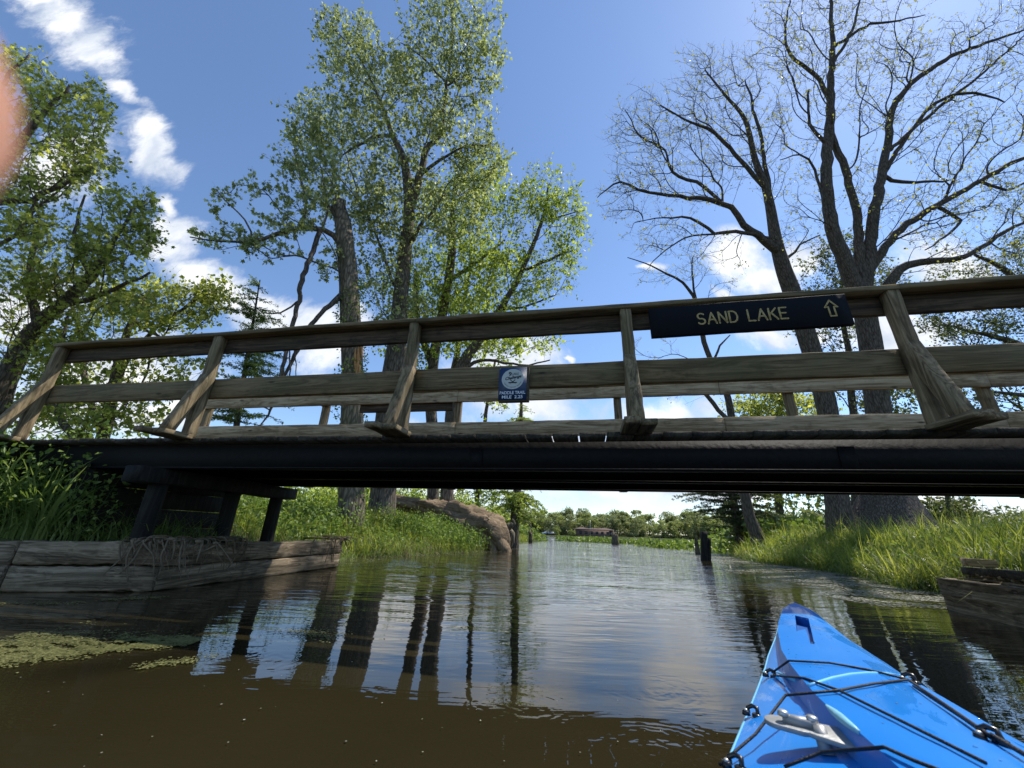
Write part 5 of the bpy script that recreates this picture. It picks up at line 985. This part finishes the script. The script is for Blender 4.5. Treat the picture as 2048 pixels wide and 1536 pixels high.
full = MB(); full.add(V, Q, [caps[0]], [caps[1]]); me = full.mesh('deck', False); hull = link('hull', me, M['gel'], ky)
# grab-handle slot cut into the bow
HS = [(1590, 1231), (1617, 1237), (1629, 1288), (1621, 1287), (1611, 1258), (1593, 1262)]
def deck_hit(x, y):
    z = .27
    for _ in range(12):
        p_ = onz(x, y, z); d_ = p_ - [tip[0], tip[1], 0]; s_, w_ = float(d_ @ KB), float(d_ @ KR); zz = deckz(max(s_, 0.), float(np.clip(w_, -ip(max(s_, 0), BW), ip(max(s_, 0), BW)))); z = z * .5 + zz * .5
    return s_, w_, zz
print('HANDLE', [tuple(round(v, 3) for v in deck_hit(*q_)) for q_ in HS])
hs = [(.26, -.035), (.25, -.004), (.40, .006), (.60, -.006), (.62, -.04), (.42, -.045)]
hs = [deck_hit(*q_)[:2] for q_ in HS]
cb = MB(); k = len(hs); cb.add([(w, -s, .4) for s, w in hs] + [(w, -s, deckz(s, w) - .028) for s, w in hs], [list(range(k)), list(range(2 * k - 1, k - 1, -1))], [[i, k + i, k + (i + 1) % k, (i + 1) % k] for i in range(k)])
cut = cb.build('cutter', M['recess'])
bmx = bmesh.new(); bmx.from_mesh(cut.data); bmesh.ops.recalc_face_normals(bmx, faces=bmx.faces); bmx.to_mesh(cut.data); bmx.free()
bmx = bmesh.new(); bmx.from_mesh(hull.data); bmesh.ops.recalc_face_normals(bmx, faces=bmx.faces); bmx.to_mesh(hull.data); bmx.free()
cut.matrix_world = Matrix.Translation((tip[0], tip[1], 0)) @ Matrix.Rotation(ky.rotation_euler[2], 4, 'Z')
hull.data.materials.append(M['recess'])
md = hull.modifiers.new('slot', 'BOOLEAN'); md.object = cut; md.operation = 'DIFFERENCE'; md.solver = 'EXACT'; md.material_mode = 'TRANSFER'
bpy.context.view_layer.update(); dg = bpy.context.evaluated_depsgraph_get(); me2 = bpy.data.meshes.new_from_object(hull.evaluated_get(dg))
hull.modifiers.clear(); hull.data = me2; bpy.data.objects.remove(cut)
for p_ in hull.data.polygons: p_.use_smooth = True
hull.data.set_sharp_from_angle(angle=R_(32))
def on(s, w, up=.0): return (w, -s, deckz(s, w) + up)
# sheer seam band, left and right
for sg in (-1, 1):
    P = [(sg * (ip(s, BW) + .001), -s, ip(s, ZS) - .003) for s in np.linspace(.03, 4.6, 90)]; b = MB(); b.tube(P, .0035, 6); b.build('seam', M['gel_light'], ky, True)
P = [deck_hit(*q_)[:2] for q_ in ((1532, 1341), (1560, 1346), (1590, 1356))]; b = MB(); b.tube([on(s, w, -.0012) for s, w in P], .0035, 6); b.build('cross_seam', M['gel_light'], ky, True)
P = [deck_hit(*q_)[:2] for q_ in ((1618, 1374), (1640, 1364), (1665, 1356), (1700, 1349), (1735, 1346), (1770, 1347), (1812, 1353))]; b = MB(); b.tube([on(s, w, -.0006) for s, w in P], .0035, 6); b.build('cross_seam', M['gel_light'], ky, True)
def cord(pts, name='deck_cord', r=.0021, up=.005):
    P = []
    for q_ in pts:
        s, w = q_ if abs(q_[0]) < 20 else deck_hit(*q_)[:2]; P.append((w, -s, deckz(max(s, .0), float(np.clip(w, -ip(s, BW), ip(s, BW)))) + up))
    P = np.array(P); S_ = []
    for a, b_ in zip(P[:-1], P[1:]):
        for t_ in np.linspace(0, 1, 7)[:-1]:
            q_ = a + (b_ - a) * t_; zz = deckz(-q_[1], float(np.clip(q_[0], -ip(-q_[1], BW), ip(-q_[1], BW)))) + r; q_[2] = max(q_[2], zz); S_.append(q_)
    S_.append(P[-1]); A_ = np.array(S_); ar = np.concatenate([[0], np.cumsum(np.linalg.norm(np.diff(A_[:, :2], axis=0), axis=1))]); hl_ = []
    for i_ in range(len(ar)):
        while len(hl_) > 1 and (A_[hl_[-1], 2] - A_[hl_[-2], 2]) * (ar[i_] - ar[hl_[-2]]) <= (A_[i_, 2] - A_[hl_[-2], 2]) * (ar[hl_[-1]] - ar[hl_[-2]]): hl_.pop()
        hl_.append(i_)
    A_[:, 2] = np.interp(ar, ar[hl_], A_[hl_, 2]); S_ = list(A_); b = MB(); b.tube(S_, r, 7); b.build(name, M['cord'], ky, True)
cord([(1545, 1350), (1.07, -.118), (1660, 1331), (1818, 1366)]); cord([(1549, 1356), (1.19, -.112), (1680, 1388), (1830, 1464), (1975, 1538)]); cord([(1818, 1366), (1750, 1374), (1680, 1388), (1.33, -.1), (1581, 1445), (1515, 1495), (1440, 1538)])
cord([(1570, 1543), (1650, 1533), (1.56, -.062), (1830, 1534), (1900, 1560)])
cord([(1822, 1372), (1900, 1428), (1985, 1488)], 'deck_line', .0024, .008); cord([(1990, 1488), (2048, 1524), (2110, 1560)], 'deck_line', .003, .008); cord([(1828, 1378), (1930, 1448), (1990, 1490)], 'deck_line', .002, .004)
for (x, y) in ((1543, 1354), (1498, 1434), (1432, 1538), (1822, 1366), (1988, 1486)):
    s, w = deck_hit(x, y)[:2]; w = float(np.clip(w, -ip(s, BW) + .014, ip(s, BW) - .014)); c0 = np.array(on(s, w)); f = MB()
    f.tube([c0 + [-.008, .009, .001], c0 + [-.008, .009, .009], c0 + [0, .010, .013], c0 + [.008, .005, .012], c0 + [.008, -.003, .003]], [.0034, .0038, .0038, .0038, .0034], 8); f.tube([c0 + [-.012, -.002, .0], c0 + [-.012, -.002, .007]], [.0075, .006], 12); f.tube([c0 + [.006, -.004, 0], c0 + [.006, -.004, .005]], [.009, .008], 10)
    e = f.build('pad_eye', M['blackp'], ky, True); s_ = MB(); s_.tube([c0 + [-.012, -.002, .0068], c0 + [-.012, -.002, .0098]], [.0045, .0025], 10); s_.build('screw', M['galv'], e, True)
# grey metal bracket
z0 = .289; out = []
for a in np.linspace(90, 270, 10): out.append((-.164 + .021 * math.cos(R_(a)), -1.447 + .021 * math.sin(R_(a)) * 1.0))
out += [(-.137, -1.473), (-.130, -1.470), (-.122, -1.476), (-.075, -1.492), (-.055, -1.452), (-.09, -1.424), (-.13, -1.424)]
k = len(out); th = .0065; b = MB(); b.add([(x, y, z0) for x, y in out] + [(x, y, z0 + th) for x, y in out], [list(range(k))[::-1], list(range(k, 2 * k))], [[i, (i + 1) % k, k + (i + 1) % k, k + i] for i in range(k)]); pl = bevel(b.build('metal_bracket', M['alu'], ky), .0015)
b = MB(); b.tube([(-.16, -1.45, z0 + th + .004), (-.118, -1.452, z0 + th + .004)], [.007, .008], 12); b.tube([(-.116, -1.456, z0 + th + .006), (-.113, -1.468, deckz(1.47, -.113))], [.0085, .0095], 14); b.build('clamp_arm', M['alu'], ky, True)
for xx in (-.158, -.122):
    b = MB(); b.tube([(xx, -1.45, z0 + th + .008), (xx, -1.45, z0 + th + .0135), (xx, -1.45, z0 + th + .015)], [.0078, .0072, .004], 14); sc = b.build('screw', M['galv'], pl, True); b = MB(); b.tube([(xx, -1.45, z0 + th + .0151), (xx, -1.45, z0 + th + .0156)], .003, 6); 
b = MB(); P = [(-ip(s, WC) + .0, -s, deckz(s, -ip(s, WC)) - .001) for s in np.linspace(1.38, 1.5, 7)]; b.tube(P, [.002, .004, .0055, .006, .0055, .0045, .003], 10, .06); b.build('resin_patch', M['resin'], ky, True)
rgk = np.random.default_rng(3); b = MB()
for k_ in range(70):
    s = rgk.uniform(.15, 1.7); w = rgk.uniform(-.9, .95) * ip(s, BW); c0 = np.array(on(s, w)); rr_ = rgk.uniform(.0008, .0024)
    b.add(*path_tube(np.array([c0 - [0, 0, .0003], c0 + [0, 0, rr_ * .35], c0 + [0, 0, rr_ * .55]]), np.array([rr_, rr_ * .8, rr_ * .2]), 8, 0, 1))
wd = b.build('water_drops', simple('clear_drop', (.1, .3, .55), .05, .8), ky, True); wd['kind'] = 'stuff'
b = MB()
for k_ in range(46):
    s = rgk.uniform(.2, 1.7); w = rgk.uniform(-.85, .9) * ip(s, BW); c0 = np.array(on(s, w, .0003)); a_2 = rgk.uniform(0, 6.28); l_ = rgk.uniform(.001, .003); d_ = np.array([math.cos(a_2), math.sin(a_2), 0]) * l_; e_ = np.array([-d_[1], d_[0], 0]) * .5
    b.add([c0 - d_, c0 + e_, c0 + d_, c0 - e_], [[0, 1, 2, 3]])
wd = b.build('grit', M['earth'], ky); wd['kind'] = 'stuff'
# cockpit behind the viewpoint
b = MB(); P = [(.2 * math.sin(a), -2.95 + .42 * math.cos(a), .33 + .01 * math.cos(a)) for a in np.linspace(0, 2 * math.pi, 41)]; b.tube(P, .014, 8); b.build('coaming', M['blackp'], ky, True)
b = MB(); b.add([(.2 * math.sin(a), -2.95 + .42 * math.cos(a), .326 + .01 * math.cos(a)) for a in np.linspace(0, 2 * math.pi, 41)[:-1]], [list(range(40))[::-1]]); b.build('cockpit_shade_disc', M['inside'], ky)  # flat black disc standing in for the shade inside the cockpit
# ---------------------------------------------------------------- the photographer's hand, its fingertip close beside the lens
m, t, o = newmat('skin'); tcn = N(t, 'ShaderNodeTexCoord'); c = mixc(t, noise(t, tcn.outputs['Object'], 180, 3), (.34, .16, .1), (.42, .21, .135))
p_ = principled(t, o, c, .55, None, .35); p_.inputs['Subsurface Weight'].default_value = .35; p_.inputs['Subsurface Scale'].default_value = .006; p_.inputs['Subsurface Radius'].default_value = (1, .35, .2); M['skin'] = m
def camp(x, y, d): return np.array([0, 0, CAMZ]) + (np.array(vr) * (x - 1024) / F + np.array(vu) * (768 - y) / F + np.array(vf)) * d
def chain(bm_pts, name, lev=2):
    bm_ = bmesh.new(); vs = []; ed = []; sk = bm_.verts.layers.skin.verify(); 
    for ch in bm_pts:
        prev = vs[ch['from']] if ch.get('from') is not None else None
        for (p3, r) in ch['pts']:
            v = bm_.verts.new(p3); v[sk].radius = (r, r); vs.append(v)
            if prev is not None: bm_.edges.new((prev, v))
            else: v[sk].use_root = True
            prev = v
    me = bpy.data.meshes.new(name); bm_.to_mesh(me); bm_.free(); o_ = link(name, me, M['skin']); o_.modifiers.new('skin', 'SKIN').use_smooth_shade = True; sb = o_.modifiers.new('sub', 'SUBSURF'); sb.levels = lev; sb.render_levels = lev; return o_
D0 = .0165; r = .0076
ft = camp(-362, 5, D0); lx = -np.array(vr); dn = -np.array(vu); bk = -np.array(vf)
def off(a, b, c): return ft + lx * a + dn * b + bk * c
hand = chain([{'pts': [(off(.105, .075, .055), .022), (off(.085, .05, .042), .019), (off(.066, .022, .022), .0135)]},
    {'from': 2, 'pts': [(off(.052, .004, .008), .0122), (off(.028, .0, -.0), .0118), (off(.008, 0, 0), .0114), (off(-.001, 0, 0), .0102)]},
    {'from': 1, 'pts': [(off(.06, .045, .022), .0095), (off(.04, .04, .03), .009), (off(.028, .046, .05), .0085), (off(.034, .052, .068), .007)]},
    {'from': 1, 'pts': [(off(.066, .065, .03), .0092), (off(.046, .062, .038), .0087), (off(.036, .068, .057), .008), (off(.042, .074, .073), .0068)]},
    {'from': 0, 'pts': [(off(.078, .085, .045), .0085), (off(.06, .084, .05), .0078), (off(.05, .09, .066), .0072), (off(.056, .094, .08), .0062)]},
    {'from': 1, 'pts': [(off(.088, .03, .072), .0115), (off(.07, .022, .088), .0102), (off(.052, .02, .1), .0088)]},
    {'from': 0, 'pts': [(off(.135, .12, .08), .024), (off(.17, .2, .14), .03), (off(.2, .3, .2), .036)]}], 'person')
tag(hand, 'blurred pinkish fingertip of the hand holding the camera at the left edge', 'person')
